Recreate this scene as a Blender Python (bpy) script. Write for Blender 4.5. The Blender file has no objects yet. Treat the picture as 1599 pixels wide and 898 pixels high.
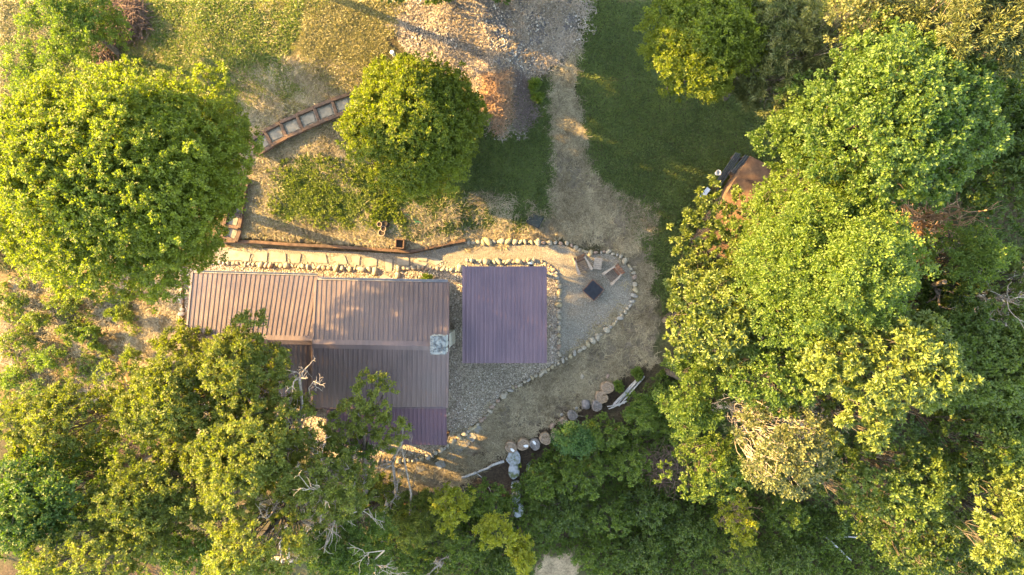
import bpy, math, random
import numpy as np
from mathutils import Vector, Matrix
sc = bpy.context.scene
COL = sc.collection
# ------------------------------------------------------------------ camera
H = 36.0; F = 1080.0
cam = bpy.data.cameras.new('camera'); camo = bpy.data.objects.new('camera', cam); COL.objects.link(camo)
camo.location = (0, 0, H); camo.rotation_euler = (0, 0, 0)
cam.sensor_width = 36; cam.lens = 36 * F / 1599; cam.clip_start = 0.5; cam.clip_end = 2000
sc.camera = camo
# ------------------------------------------------------------------ light
SUN_EL = 20.0; SUN_AZ = 18.0      # light travels to the right and SUN_AZ degrees towards the bottom of the frame
EXPO = 3.42
w = bpy.data.worlds.new('World'); sc.world = w; w.use_nodes = True
nt = w.node_tree
sky = nt.nodes.new('ShaderNodeTexSky'); sky.sky_type = 'NISHITA'; sky.sun_disc = False
sky.sun_elevation = math.radians(SUN_EL)
# direction to the sun in xy: (-cos, +sin)
tx, ty = -math.cos(math.radians(SUN_AZ)), math.sin(math.radians(SUN_AZ))
sky.sun_rotation = math.atan2(tx, ty)
nt.links.new(sky.outputs[0], nt.nodes['Background'].inputs[0]); nt.nodes['Background'].inputs[1].default_value = 0.15
sun = bpy.data.lights.new('sun', 'SUN'); sun.energy = 3.9; sun.angle = math.radians(0.6); sun.color = (1.0, 0.70, 0.29)
suno = bpy.data.objects.new('sun', sun); COL.objects.link(suno)
sdir = Vector((tx * math.cos(math.radians(SUN_EL)), ty * math.cos(math.radians(SUN_EL)), math.sin(math.radians(SUN_EL))))
suno.rotation_euler = sdir.to_track_quat('Z', 'Y').to_euler(); suno.location = (-60, 20, 30)
sc.view_settings.view_transform = 'Standard'; sc.view_settings.look = 'None'
sc.view_settings.exposure = EXPO; sc.view_settings.use_white_balance = True; sc.view_settings.white_balance_temperature = 8600; sc.view_settings.white_balance_tint = 12
sc.view_settings.gamma = 1
sc.cycles.max_bounces = 6; sc.cycles.diffuse_bounces = 3; sc.cycles.transmission_bounces = 3; sc.cycles.transparent_max_bounces = 4
sc.cycles.use_denoising = True

# ------------------------------------------------------------------ terrain
def sst(a, b, t):
    t = np.clip((t - a) / (b - a), 0, 1); return t * t * (3 - 2 * t)
TX = np.array([-40, -15, -12.0, -8.5, -5.8, -5.3, -2.5, 0, 3, 8, 40.])
TY = np.array([2.5, 2.5, 2.36, 2.15, 1.9, 1.83, 2.37, 2.6, 2.8, 3.0, 3.0])
def nz(x, y, s=1.0, k=0):
    x = x * s + k * 3.7; y = y * s - k * 5.1
    return (np.sin(1.7 * x + 1.3 * np.sin(1.1 * y)) + np.sin(2.3 * y + 1.7 * np.sin(1.9 * x + 1)) + .6 * np.sin(3.9 * x - 3.1 * y + k) + .5 * np.sin(5.3 * y + 4.1 * x + 2 * k)) / 3.1
_LT = np.random.default_rng(12).random((256, 256)) * 2 - 1
def vnoise(x, y):
    xi = np.floor(x).astype(int); yi = np.floor(y).astype(int); fx = x - xi; fy = y - yi; fx = fx * fx * (3 - 2 * fx); fy = fy * fy * (3 - 2 * fy)
    g = lambda a, b_: _LT[a & 255, b_ & 255]
    return (g(xi, yi) * (1 - fx) + g(xi + 1, yi) * fx) * (1 - fy) + (g(xi, yi + 1) * (1 - fx) + g(xi + 1, yi + 1) * fx) * fy
def fbm(x, y, s=1.0, k=0, octv=5, gain=.6):
    x = np.asarray(x, float) * s + 17.3 * k + 50; y = np.asarray(y, float) * s + 9.1 * k + 50; o = 0; a = 1; t = 0
    for _ in range(octv): o = o + a * vnoise(x, y); t += a * .55; a *= gain; x = x * 2.03 + 11.7; y = y * 1.97 + 5.3
    return o / t
def hgt(x, y):
    x = np.asarray(x, float); y = np.asarray(y, float)
    d = y - np.interp(x, TX, TY)
    step = .34 * sst(.06, .2, d) * (1 - sst(-3.4, -1.5, x)) * sst(-16.5, -15.0, x)
    east = 1 - .5 * sst(-2, 5, x)
    rise = 1.75 * sst(-1.5, 11, d) * sst(.15, 1.2, d) * east
    hump = .45 * np.exp(-((x + 1.0) / 1.3) ** 2 - ((y - 9.5) / 3.2) ** 2)      # edge of the rubble bank
    # bank below the log rounds
    s = (-(y + 8.6) * 5.3 + (x - 0.0) * 3.4) / 6.3
    s2 = -(y + 10.9) - .12 * (x + 8)
    sd = np.where(x > 0, s, np.minimum(s2, 99))
    sd = np.where(x > 0, np.maximum(s, s2 - 3), s2)
    drop = -2.6 * sst(0.3, 8.5, sd)
    left = -.5 * sst(17, 24, -x) * (1 - sst(2, 6, y))
    rough = .05 * nz(x, y, 1.1) * (sst(.4, 2.0, d) + sst(.5, 2, sd))
    return step + rise + hump + drop + left + rough
def at(px, py, z=0.0):
    return ((px - 799.5) / F * (H - z), (449 - py) / F * (H - z), z)
def gat(px, py, dz=0.0):
    z = 0.0
    for _ in range(8):
        x, y, _z = at(px, py, z + dz); z = float(hgt(x, y))
    return (x, y, z)
def mpx(z): return (H - z) / F
# ------------------------------------------------------------------ mesh helpers
def new_mesh(name, V, faces, mat=None, tone=None, smooth=False, mats=None, midx=None):
    """V (n,3); faces: (m,k) int array or list of tuples."""
    me = bpy.data.meshes.new(name)
    if isinstance(faces, np.ndarray):
        V = np.ascontiguousarray(V, np.float32); m, k = faces.shape
        me.vertices.add(len(V)); me.vertices.foreach_set('co', V.ravel())
        me.loops.add(m * k); me.loops.foreach_set('vertex_index', faces.astype(np.int32).ravel())
        me.polygons.add(m); me.polygons.foreach_set('loop_start', np.arange(0, m * k, k, dtype=np.int32))
        me.update(calc_edges=True)
    else:
        me.from_pydata([tuple(map(float, v)) for v in V], [], faces)
        me.update()
    if smooth: me.polygons.foreach_set('use_smooth', np.ones(len(me.polygons), bool))
    if tone is not None:
        a = me.attributes.new('tone', 'FLOAT', 'POINT'); a.data.foreach_set('value', np.ascontiguousarray(tone, np.float32))
    if mat: me.materials.append(mat)
    return me
def link(name, me, parent=None, loc=None, rotz=None):
    o = bpy.data.objects.new(name, me); COL.objects.link(o)
    if parent: o.parent = parent
    if loc is not None: o.location = loc
    if rotz is not None: o.rotation_euler = (0, 0, rotz)
    return o
def tag(o, label, cat, group=None):
    o['label'] = label; o['category'] = cat
    if group: o['group'] = group
    return o
def thing(name, label, cat, loc=(0, 0, 0), rotz=0, group=None):
    return tag(link(name, None, None, loc, rotz), label, cat, group)
class MB:
    def __init__(s): s.V = []; s.Fc = []
    def add(s, V, Fc):
        n = len(s.V); s.V += [tuple(map(float, v)) for v in V]; s.Fc += [tuple(i + n for i in f) for f in Fc]
    def box(s, c, size, rz=0, M=None, bev=0.0):
        hx, hy, hz = [a / 2 for a in size]
        b = min(bev, hx * .9, hy * .9, hz * .9)
        if b > 0:
            V = []
            for sz_, in_ in ((-1, b), (-1, 0), (1, 0), (1, b)):
                z = sz_ * hz if in_ else sz_ * (hz - b)
                ex, ey = hx - in_, hy - in_
                V += [(-ex, -ey, z), (ex, -ey, z), (ex, ey, z), (-ex, ey, z)]
            Fc = [(3, 2, 1, 0), (12, 13, 14, 15)]
            for k in range(3):
                for i in range(4):
                    j = (i + 1) % 4; Fc.append((k * 4 + i, k * 4 + j, k * 4 + 4 + j, k * 4 + 4 + i))
        else:
            V = [(x, y, z) for z in (-hz, hz) for x, y in ((-hx, -hy), (hx, -hy), (hx, hy), (-hx, hy))]
            Fc = [(3, 2, 1, 0), (4, 5, 6, 7), (0, 1, 5, 4), (1, 2, 6, 5), (2, 3, 7, 6), (3, 0, 4, 7)]
        R = M if M is not None else Matrix.Rotation(rz, 3, 'Z')
        c = Vector(c)
        s.add([R @ Vector(v) + c for v in V], Fc)
    def beam(s, a, b, wd, ht, bev=0.0, up=(0, 0, 1)):
        a = Vector(a); b = Vector(b); d = b - a; L = d.length; d.normalize()
        u = Vector(up); sd = d.cross(u)
        if sd.length < 1e-3: sd = Vector((1, 0, 0))
        sd.normalize(); u = sd.cross(d)
        M = Matrix((d, -sd, u)).transposed()
        s.box((a + b) / 2, (L, wd, ht), M=M, bev=bev)
    def cyl(s, a, b, r0, r1=None, n=12, cap=True):
        r1 = r0 if r1 is None else r1
        a = Vector(a); b = Vector(b); d = (b - a).normalized()
        u = d.orthogonal().normalized(); v = d.cross(u)
        V = [a + (u * math.cos(t) + v * math.sin(t)) * r0 for t in [2 * math.pi * i / n for i in range(n)]]
        V += [b + (u * math.cos(t) + v * math.sin(t)) * r1 for t in [2 * math.pi * i / n for i in range(n)]]
        Fc = [(i, (i + 1) % n, n + (i + 1) % n, n + i) for i in range(n)]
        if cap: Fc += [tuple(range(n - 1, -1, -1)), tuple(range(n, 2 * n))]
        s.add(V, Fc)
    def lathe(s, prof, c=(0, 0, 0), n=16):
        V = []; Fc = []
        for r, z in prof:
            V += [(c[0] + r * math.cos(2 * math.pi * i / n), c[1] + r * math.sin(2 * math.pi * i / n), c[2] + z) for i in range(n)]
        for k in range(len(prof) - 1):
            for i in range(n):
                j = (i + 1) % n; Fc.append((k * n + i, k * n + j, (k + 1) * n + j, (k + 1) * n + i))
        Fc += [tuple(range(n - 1, -1, -1)), tuple(range((len(prof) - 1) * n, len(prof) * n))]
        s.add(V, Fc)
    def tube(s, pts, rad, n=6):
        pts = [Vector(p) for p in pts]; V = []; Fc = []
        if not hasattr(rad, '__len__'): rad = [rad] * len(pts)
        u = None
        for i, p in enumerate(pts):
            d = (pts[min(i + 1, len(pts) - 1)] - pts[max(i - 1, 0)]).normalized()
            if u is None: u = d.orthogonal().normalized()
            else:
                u = (u - d * u.dot(d)); u = u.normalized() if u.length > 1e-5 else d.orthogonal().normalized()
            v = d.cross(u)
            V += [p + (u * math.cos(2 * math.pi * k / n) + v * math.sin(2 * math.pi * k / n)) * rad[i] for k in range(n)]
        for i in range(len(pts) - 1):
            for k in range(n):
                j = (k + 1) % n; Fc.append((i * n + k, i * n + j, (i + 1) * n + j, (i + 1) * n + k))
        Fc += [tuple(range(n - 1, -1, -1)), tuple(range((len(pts) - 1) * n, len(pts) * n))]
        s.add(V, Fc)
    def prism(s, poly, z0, z1):
        n = len(poly)
        V = [(p[0], p[1], z0) for p in poly] + [(p[0], p[1], z1) for p in poly]
        a = sum(poly[i][0] * poly[(i + 1) % n][1] - poly[(i + 1) % n][0] * poly[i][1] for i in range(n))
        Fc = [tuple(range(n - 1, -1, -1)), tuple(range(n, 2 * n))] + [(i, (i + 1) % n, n + (i + 1) % n, n + i) for i in range(n)]
        if a < 0: Fc = [tuple(reversed(f)) for f in Fc]
        s.add(V, Fc)
    def build(s, name, mat, parent=None, smooth=False, loc=None, rotz=None):
        me = new_mesh(name, s.V, s.Fc, mat, smooth=smooth); return link(name, me, parent, loc, rotz)

# ------------------------------------------------------------------ materials
def mat_base(name, rough=.8, spec=.3, metallic=0.0):
    m = bpy.data.materials.new(name); m.use_nodes = True; nt = m.node_tree
    b = nt.nodes['Principled BSDF']; b.inputs['Roughness'].default_value = rough
    b.inputs['Specular IOR Level'].default_value = spec; b.inputs['Metallic'].default_value = metallic
    return m, nt, b
def noise(nt, scale, detail=4, rough=.6, vec=None):
    n = nt.nodes.new('ShaderNodeTexNoise'); n.inputs['Scale'].default_value = scale; n.inputs['Detail'].default_value = detail; n.inputs['Roughness'].default_value = rough
    if vec is not None: nt.links.new(vec, n.inputs['Vector'])
    return n
def geo(nt):
    return nt.nodes.new('ShaderNodeNewGeometry').outputs['Position']
def objc(nt):
    return nt.nodes.new('ShaderNodeTexCoord').outputs['Object']
def ramp(nt, src, stops):
    r = nt.nodes.new('ShaderNodeValToRGB'); e = r.color_ramp.elements
    while len(e) > 1: e.remove(e[0])
    e[0].position = stops[0][0]; e[0].color = (*stops[0][1], 1)
    for p, c in stops[1:]:
        q = e.new(p); q.color = (*c, 1)
    nt.links.new(src, r.inputs[0]); return r
def bump(nt, b, src, strength, dist):
    bm = nt.nodes.new('ShaderNodeBump'); bm.inputs['Strength'].default_value = strength; bm.inputs['Distance'].default_value = dist
    nt.links.new(src, bm.inputs['Height']); nt.links.new(bm.outputs[0], b.inputs['Normal'])
def mixc(nt, fac, a, b, mode='MIX'):
    m = nt.nodes.new('ShaderNodeMix'); m.data_type = 'RGBA'; m.blend_type = mode
    for v, i in ((fac, 0), (a, 6), (b, 7)):
        if isinstance(v, (int, float)): m.inputs[i].default_value = v
        elif isinstance(v, tuple): m.inputs[i].default_value = (*v, 1)
        else: nt.links.new(v, m.inputs[i])
    return m.outputs[2]
def M_noise(name, c0, c1, scale=6, rough=.85, bs=.3, bd=.02, spec=.2, c2=None, detail=6, world=True, metallic=0, lo=.35, hi=.65):
    m, nt, b = mat_base(name, rough, spec, metallic)
    v = geo(nt) if world else objc(nt)
    n = noise(nt, scale, detail, .65, v)
    st = [(lo, c0), (hi, c1)] if c2 is None else [(lo, c0), ((lo + hi) / 2, c1), (hi, c2)]
    r = ramp(nt, n.outputs[0], st); nt.links.new(r.outputs[0], b.inputs['Base Color'])
    if bs: bump(nt, b, n.outputs[0], bs, bd)
    return m
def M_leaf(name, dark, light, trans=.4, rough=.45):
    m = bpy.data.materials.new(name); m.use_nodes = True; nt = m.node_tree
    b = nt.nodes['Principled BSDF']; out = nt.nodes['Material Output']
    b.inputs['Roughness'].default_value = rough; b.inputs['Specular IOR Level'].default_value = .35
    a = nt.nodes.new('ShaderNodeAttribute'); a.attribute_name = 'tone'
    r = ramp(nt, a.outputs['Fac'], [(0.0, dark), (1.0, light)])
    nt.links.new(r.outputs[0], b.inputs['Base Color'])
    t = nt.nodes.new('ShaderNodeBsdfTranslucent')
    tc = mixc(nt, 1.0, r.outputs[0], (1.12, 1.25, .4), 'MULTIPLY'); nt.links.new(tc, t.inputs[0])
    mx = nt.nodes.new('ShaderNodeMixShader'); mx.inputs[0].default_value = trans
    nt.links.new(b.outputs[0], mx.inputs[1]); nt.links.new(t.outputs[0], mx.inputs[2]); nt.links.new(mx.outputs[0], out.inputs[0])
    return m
LEAF = {
 'maple': M_leaf('maple_leaf', (.095, .13, .02), (.205, .25, .036), .55),
 'lime': M_leaf('lime_leaf', (.065, .12, .022), (.15, .215, .042), .5),
 'oak': M_leaf('oak_leaf', (.085, .115, .022), (.21, .235, .05), .5),
 'tulip': M_leaf('tulip_leaf', (.052, .105, .022), (.13, .195, .042), .45),
 'magnolia': M_leaf('magnolia_leaf', (.055, .092, .022), (.155, .195, .045), .35, .38),
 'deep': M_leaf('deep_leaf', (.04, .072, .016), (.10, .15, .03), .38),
 'olive': M_leaf('olive_leaf', (.07, .085, .028), (.14, .145, .045), .3),
 'pine': M_leaf('pine_needle', (.05, .075, .025), (.13, .14, .045), .2),
 'spruce': M_leaf('spruce_needle', (.03, .05, .02), (.08, .10, .03), .15),
 'shrub': M_leaf('shrub_leaf', (.05, .09, .015), (.13, .19, .03), .4),
 'gold': M_leaf('gold_leaf', (.15, .17, .012), (.30, .30, .03), .4),
 'dry': M_leaf('dry_leaf', (.16, .085, .04), (.30, .19, .10), .25),
 'weed': M_leaf('weed_leaf', (.06, .105, .018), (.17, .21, .04), .45),
 'lawn': M_leaf('lawn_blade', (.045, .072, .014), (.125, .165, .04), .35),
 'drygrass': M_leaf('dry_grass_blade', (.13, .12, .045), (.26, .22, .09), .3),
 'straw': M_leaf('straw_stalk', (.12, .09, .05), (.42, .35, .23), .15, .6),
 'fern': M_leaf('fern_frond', (.04, .10, .03), (.07, .15, .04), .35),
}
BARK = M_noise('bark', (.045, .037, .03), (.11, .095, .08), 9, .9, .6, .02)
BARKL = M_noise('pale_bark', (.12, .10, .085), (.26, .23, .20), 9, .85, .5, .015)
DEADW = M_noise('dead_wood', (.18, .15, .12), (.38, .32, .27), 14, .8, .4, .01)
BRUSHM = M_noise('brush_wood', (.07, .045, .035), (.20, .13, .10), 12, .9, .4, .01)
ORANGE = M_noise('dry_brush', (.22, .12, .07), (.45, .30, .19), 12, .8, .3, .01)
STONES = [M_noise('stone_pale', (.19, .165, .125), (.37, .325, .25), 16, .8, .4, .01),
          M_noise('stone_grey', (.17, .155, .135), (.32, .30, .26), 16, .8, .4, .01),
          M_noise('stone_ochre', (.20, .165, .10), (.36, .30, .2), 16, .8, .4, .01),
          M_noise('stone_pink', (.18, .12, .09), (.32, .24, .19), 16, .8, .4, .01)]
FLAG = M_noise('flagstone', (.18, .165, .135), (.28, .262, .22), 3.2, .8, .25, .008)
PAVER = M_noise('paver_stone', (.15, .148, .135), (.24, .235, .215), 5, .85, .3, .008)
TIMBER = M_noise('stained_timber', (.065, .040, .028), (.145, .088, .060), 7, .8, .5, .01)
TIMBERD = M_noise('dark_timber', (.055, .038, .03), (.13, .085, .065), 7, .85, .5, .01)
LOGWALL = M_noise('log_wall', (.16, .09, .045), (.28, .17, .09), 5, .7, .4, .01)
DECKW = M_noise('weathered_wood', (.24, .19, .15), (.36, .295, .24), 8, .7, .3, .005)
REDWOOD = M_noise('red_brown_slat', (.10, .05, .035), (.19, .10, .07), 8, .6, .3, .005)
BLACK = M_noise('black_cover', (.012, .015, .022), (.022, .026, .034), 5, .55, .3, .01)
GALV = M_noise('galvanised_metal', (.45, .47, .5), (.62, .64, .66), 8, .3, .1, .003, metallic=.9)
WHITEM = M_noise('white_plastic', (.6, .62, .64), (.75, .76, .78), 6, .4, .05, .003)
GUTTER = M_noise('gutter_metal', (.10, .09, .09), (.16, .14, .14), 5, .4, .1, .003, metallic=.5)
GLASS, _nt, _b = mat_base('window_glass', .08, .6); _b.inputs['Base Color'].default_value = (.02, .025, .03, 1)
def M_roof(name, c0, c1, rough=.42, streak=True):
    m, nt, b = mat_base(name, rough, .4, .25)
    v = geo(nt)
    mp = nt.nodes.new('ShaderNodeMapping'); mp.inputs['Scale'].default_value = (9, .5, .5); nt.links.new(v, mp.inputs[0])
    n = noise(nt, 1.0, 5, .7, mp.outputs[0]); n2 = noise(nt, .9, 5, .6, v); n3 = noise(nt, 30, 3, .6, v)
    r = ramp(nt, n.outputs[0], [(.3, c0), (.7, c1)])
    r2 = ramp(nt, n2.outputs[0], [(.35, (.86, .86, .88)), (.65, (1.12, 1.08, 1.05))])
    r3 = ramp(nt, n3.outputs[0], [(.3, (.93,) * 3), (.7, (1.07,) * 3)])
    c = mixc(nt, 1, r.outputs[0], r2.outputs[0], 'MULTIPLY'); c = mixc(nt, 1, c, r3.outputs[0], 'MULTIPLY')
    nt.links.new(c, b.inputs['Base Color'])
    rr = ramp(nt, n2.outputs[0], [(.3, (rough - .08,) * 3), (.7, (rough + .15,) * 3)]); nt.links.new(rr.outputs[0], b.inputs['Roughness'])
    bump(nt, b, n2.outputs[0], .15, .02)
    return m
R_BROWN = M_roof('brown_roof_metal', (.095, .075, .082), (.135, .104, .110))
R_BROWN_SHADE = M_roof('shaded_brown_roof_metal', (.082, .062, .068), (.112, .086, .092))  # darker roof brown, with the shade of the lower slopes in the colour
R_MAUVE = M_roof('mauve_roof_metal', (.12, .080, .098), (.155, .106, .125))
R_PURPLE = M_roof('plum_roof_metal', (.082, .046, .062), (.105, .06, .079))
R_RUST = M_noise('rust_roof', (.065, .038, .028), (.11, .066, .045), 2.2, .85, .3, .01, c2=(.15, .095, .062), detail=9)
def M_gravel(name, ca, cb, cc, scale=26, bd=.03, patch=.5):
    m, nt, b = mat_base(name, .9, .2); v = geo(nt)
    vo = nt.nodes.new('ShaderNodeTexVoronoi'); vo.inputs['Scale'].default_value = scale; nt.links.new(v, vo.inputs['Vector'])
    sep = nt.nodes.new('ShaderNodeSeparateColor'); nt.links.new(vo.outputs['Color'], sep.inputs[0])
    r = ramp(nt, sep.outputs[0], [(0, ca), (.5, cb), (1, cc)])
    n = noise(nt, patch, 6, .65, v); r2 = ramp(nt, n.outputs[0], [(.35, (.82, .82, .8)), (.65, (1.12, 1.1, 1.08))])
    n3 = noise(nt, 7, 5, .7, v); r3 = ramp(nt, n3.outputs[0], [(.3, (.85,) * 3), (.7, (1.15,) * 3)])
    c = mixc(nt, 1, r.outputs[0], r2.outputs[0], 'MULTIPLY'); c = mixc(nt, 1, c, r3.outputs[0], 'MULTIPLY'); nt.links.new(c, b.inputs['Base Color'])
    inv = nt.nodes.new('ShaderNodeMath'); inv.operation = 'SUBTRACT'; inv.inputs[0].default_value = 1; nt.links.new(vo.outputs['Distance'], inv.inputs[1])
    bump(nt, b, inv.outputs[0], .8, bd)
    return m
G_PATIO = M_gravel('fine_gravel', (.135, .124, .10), (.195, .18, .15), (.275, .255, .215), 34, .02)
G_BED = M_gravel('river_gravel', (.12, .10, .075), (.23, .20, .155), (.40, .35, .28), 22, .05)

# ------------------------------------------------------------------ ground sheet with colour zones
def axis(lo, hi, st, far):
    a = list(np.arange(lo, hi + 1e-6, st)); s = st; r = [hi]; l = [lo]
    while r[-1] < far: s *= 1.35; r.append(r[-1] + s)
    s = st
    while l[-1] > -far: s *= 1.35; l.append(l[-1] - s)
    return np.array(l[:0:-1] + a + r[1:])
gx = axis(-29, 29, .13, 500); gy = axis(-18, 18, .13, 500)
GX, GY = np.meshgrid(gx, gy)
GZ = hgt(GX, GY)
PXm = 799.5 + GX / mpx(0) / (1 - GZ / H) * 1.0; PYm = 449 - GY / mpx(0) / (1 - GZ / H)   # where each ground point lies on the site plan
def sdpoly(px, py, poly):
    """signed distance in plan units, positive inside"""
    d = np.full(px.shape, 1e9); inside = np.zeros(px.shape, bool); n = len(poly)
    for i in range(n):
        ax, ay = poly[i]; bx, by = poly[(i + 1) % n]
        ex, ey = bx - ax, by - ay; wx, wy = px - ax, py - ay
        t = np.clip((wx * ex + wy * ey) / (ex * ex + ey * ey + 1e-9), 0, 1)
        d = np.minimum(d, np.hypot(wx - ex * t, wy - ey * t))
        c = ((ay <= py) & (by > py)) | ((by <= py) & (ay > py))
        with np.errstate(divide='ignore', invalid='ignore'):
            xc = ax + (py - ay) * ex / (ey if ey != 0 else 1e-9)
        inside ^= c & (px < xc)
    return np.where(inside, d, -d)
def zsd(px, py, poly, amp=11):
    return sdpoly(px + amp * fbm(px, py, .035, 31, 5, .7), py + amp * fbm(px, py, .035, 32, 5, .7), poly)
ZONES = [ # polygon, colour, edge softness
 ('drygold', [(-900, -900), (70, -900), (75, 60), (55, 160), (20, 260), (-900, 300)], (.27, .20, .075), 14),
 ('grass_tl', [(75, -900), (560, -900), (500, 40), (440, 90), (480, 150), (400, 160), (300, 200), (150, 200), (60, 260), (75, 60)], (.15, .16, .03), 22),
 ('gold_top', [(500, -900), (640, -900), (600, 60), (620, 130), (560, 160), (470, 110), (475, 30)], (.21, .165, .065), 24),
 ('rubble', [(615, -900), (945, -900), (905, 70), (832, 118), (816, 215), (770, 220), (735, 130), (640, 90), (590, 10)], (.205, .185, .182), 16),
 ('straw_steps', [(375, 110), (470, 90), (600, 120), (575, 250), (440, 235), (430, 345), (600, 345), (640, 388), (355, 385), (375, 300)], (.27, .22, .145), 16),
 ('weeds', [(418, 262), (500, 238), (600, 270), (660, 340), (600, 358), (500, 356), (425, 335)], (.075, .10, .025), 12),
 ('lawn_mid', [(560, 250), (740, 200), (838, 118), (866, 120), (868, 335), (790, 362), (660, 372), (590, 374), (580, 320)], (.085, .10, .035), 12),
 ('lawn_east', [(945, -900), (1800, -900), (1300, 260), (1100, 330), (1040, 500), (1010, 400), (960, 300), (912, 270), (900, 90)], (.085, .098, .036), 12),
 ('walkway', [(862, 112), (900, 70), (905, 190), (925, 285), (1030, 320), (1015, 400), (1020, 560), (960, 600), (900, 640), (830, 680), (740, 740), (690, 780), (600, 770), (560, 720), (680, 715), (760, 640), (870, 570), (985, 470), (975, 400), (880, 375), (640, 388), (650, 368), (780, 362), (862, 335), (865, 250)], (.22, .185, .135), 15),
 ('straw_left', [(225, 430), (286, 410), (286, 560), (215, 575), (200, 500)], (.32, .26, .155), 12),
 ('dark_soil', [(690, 740), (800, 690), (880, 640), (960, 590), (1005, 590), (960, 640), (830, 720), (800, 780), (700, 770)], (.085, .062, .045), 12),
 ('slope', [(-900, 395), (120, 410), (285, 425), (250, 560), (210, 660), (60, 640), (-900, 640)], (.215, .16, .085), 18),
 ('clay', [(835, 898), (850, 875), (890, 868), (915, 880), (900, 905), (860, 960), (830, 930)], (.36, .28, .19), 6),
]
base = np.empty(GX.shape + (3,))
n1 = fbm(GX, GY, .5, 1); n2 = fbm(GX, GY, 1.5, 2); n3 = fbm(GX, GY, 4.0, 3, 3)
base[...] = np.array([.105, .085, .052]); base += (n1 * .5 + n2 * .3 + .2)[..., None] * np.array([-.03, .012, -.012])
for nm, poly, colr, soft in ZONES:
    d = zsd(PXm, PYm, poly) + n3 * soft * .5 + n1 * soft * .3
    wgt = sst(-soft * .5, soft * .5, d)
    cc = np.array(colr)
    if nm in ('lawn_mid', 'weeds', 'grass_tl', 'lawn_east', 'straw_steps', 'gold_top', 'walkway', 'drygold'):
        pat = sst(-.05, .6, fbm(GX, GY, .8, 11, 6, .75))[..., None] * (.55 if nm not in ('lawn_east', 'lawn_mid') else .2)
        alt = np.array((.20, .165, .11)) if nm in ('lawn_mid', 'weeds', 'grass_tl', 'lawn_east') else np.array((.13, .125, .05))
        if nm == 'walkway': alt = np.array((.15, .12, .085))
        cf = cc * (1 - pat) + alt * pat
    elif nm == 'rubble':
        pat = sst(-.1, .35, fbm(GX, GY, .7, 21, 6, .75))[..., None]
        cf = cc * (1 - pat) + np.array((.19, .185, .19)) * pat
    else: cf = cc[None, None, :] * np.ones_like(base)
    base = base * (1 - wgt[..., None]) + cf * wgt[..., None]
base = np.clip(base * (1 + .28 * fbm(GX, GY, 2.2, 41, 5, .8))[..., None], .01, .6)
ny_, nx_ = GX.shape
idx = np.arange(nx_ * ny_).reshape(ny_, nx_)
quads = np.stack([idx[:-1, :-1], idx[:-1, 1:], idx[1:, 1:], idx[1:, :-1]], -1).reshape(-1, 4)
gm, nt, b = mat_base('ground', .95, .1)
va = nt.nodes.new('ShaderNodeAttribute'); va.attribute_name = 'soil'
v = geo(nt)
nA = noise(nt, 9, 8, .75, v); nB = noise(nt, 40, 4, .7, v); nC = noise(nt, 1.6, 6, .65, v)
rA = ramp(nt, nA.outputs[0], [(.3, (.5, .5, .48)), (.5, (1, 1, 1)), (.7, (1.6, 1.55, 1.5))])
rB = ramp(nt, nB.outputs[0], [(.3, (.7,) * 3), (.7, (1.3,) * 3)])
rC = ramp(nt, nC.outputs[0], [(.35, (.88, .9, .88)), (.65, (1.14, 1.1, 1.1))])
c = mixc(nt, 1, va.outputs['Color'], rA.outputs[0], 'MULTIPLY'); c = mixc(nt, 1, c, rB.outputs[0], 'MULTIPLY'); c = mixc(nt, 1, c, rC.outputs[0], 'MULTIPLY')
nt.links.new(c, b.inputs['Base Color'])
ad = nt.nodes.new('ShaderNodeMath'); nt.links.new(nA.outputs[0], ad.inputs[0]); nt.links.new(nB.outputs[0], ad.inputs[1])
bump(nt, b, ad.outputs[0], 1.0, .12)
me = new_mesh('ground', np.stack([GX, GY, GZ], -1).reshape(-1, 3), quads, gm, smooth=True)
ca = me.color_attributes.new('soil', 'FLOAT_COLOR', 'POINT')
ca.data.foreach_set('color', np.concatenate([base.reshape(-1, 3), np.ones((nx_ * ny_, 1))], 1).astype(np.float32).ravel())
link('ground', me)['kind'] = 'structure'

def jitter_line(pts, amp, rng, n=4):
    out = []
    for i in range(len(pts)):
        a = pts[i]; bq = pts[(i + 1) % len(pts)]
        for k in range(n):
            t = k / n; out.append((a[0] + (bq[0] - a[0]) * t + rng.uniform(-amp, amp), a[1] + (bq[1] - a[1]) * t + rng.uniform(-amp, amp)))
    return out
RNG = random.Random(5)
PATH = [(335, 386), (420, 388), (640, 397), (728, 381), (880, 383), (905, 393), (925, 397), (950, 396), (970, 404), (985, 422), (990, 450), (983, 475), (964, 497), (945, 514), (903, 545), (874, 563), (874, 440), (868, 424), (852, 412), (728, 409), (716, 422), (500, 416), (400, 411), (320, 405)]
BED = [(287, 420), (320, 405), (400, 411), (500, 416), (716, 422), (728, 409), (852, 412), (868, 424), (874, 440), (874, 563), (850, 578), (800, 604), (774, 626), (756, 649), (738, 665), (711, 682), (694, 696), (669, 711), (640, 717), (560, 719), (420, 700), (290, 690)]
def sheet(name, poly, z, mat):
    pts = [at(px, py, z)[:2] for px, py in poly]
    mb = MB(); mb.prism(pts, z - .05, z)
    o = mb.build(name, mat); o['kind'] = 'structure'; return o
sheet('path', PATH, .014, G_PATIO)
sheet('gravel_bed', jitter_line(BED, .8, RNG), .009, G_BED)

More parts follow.
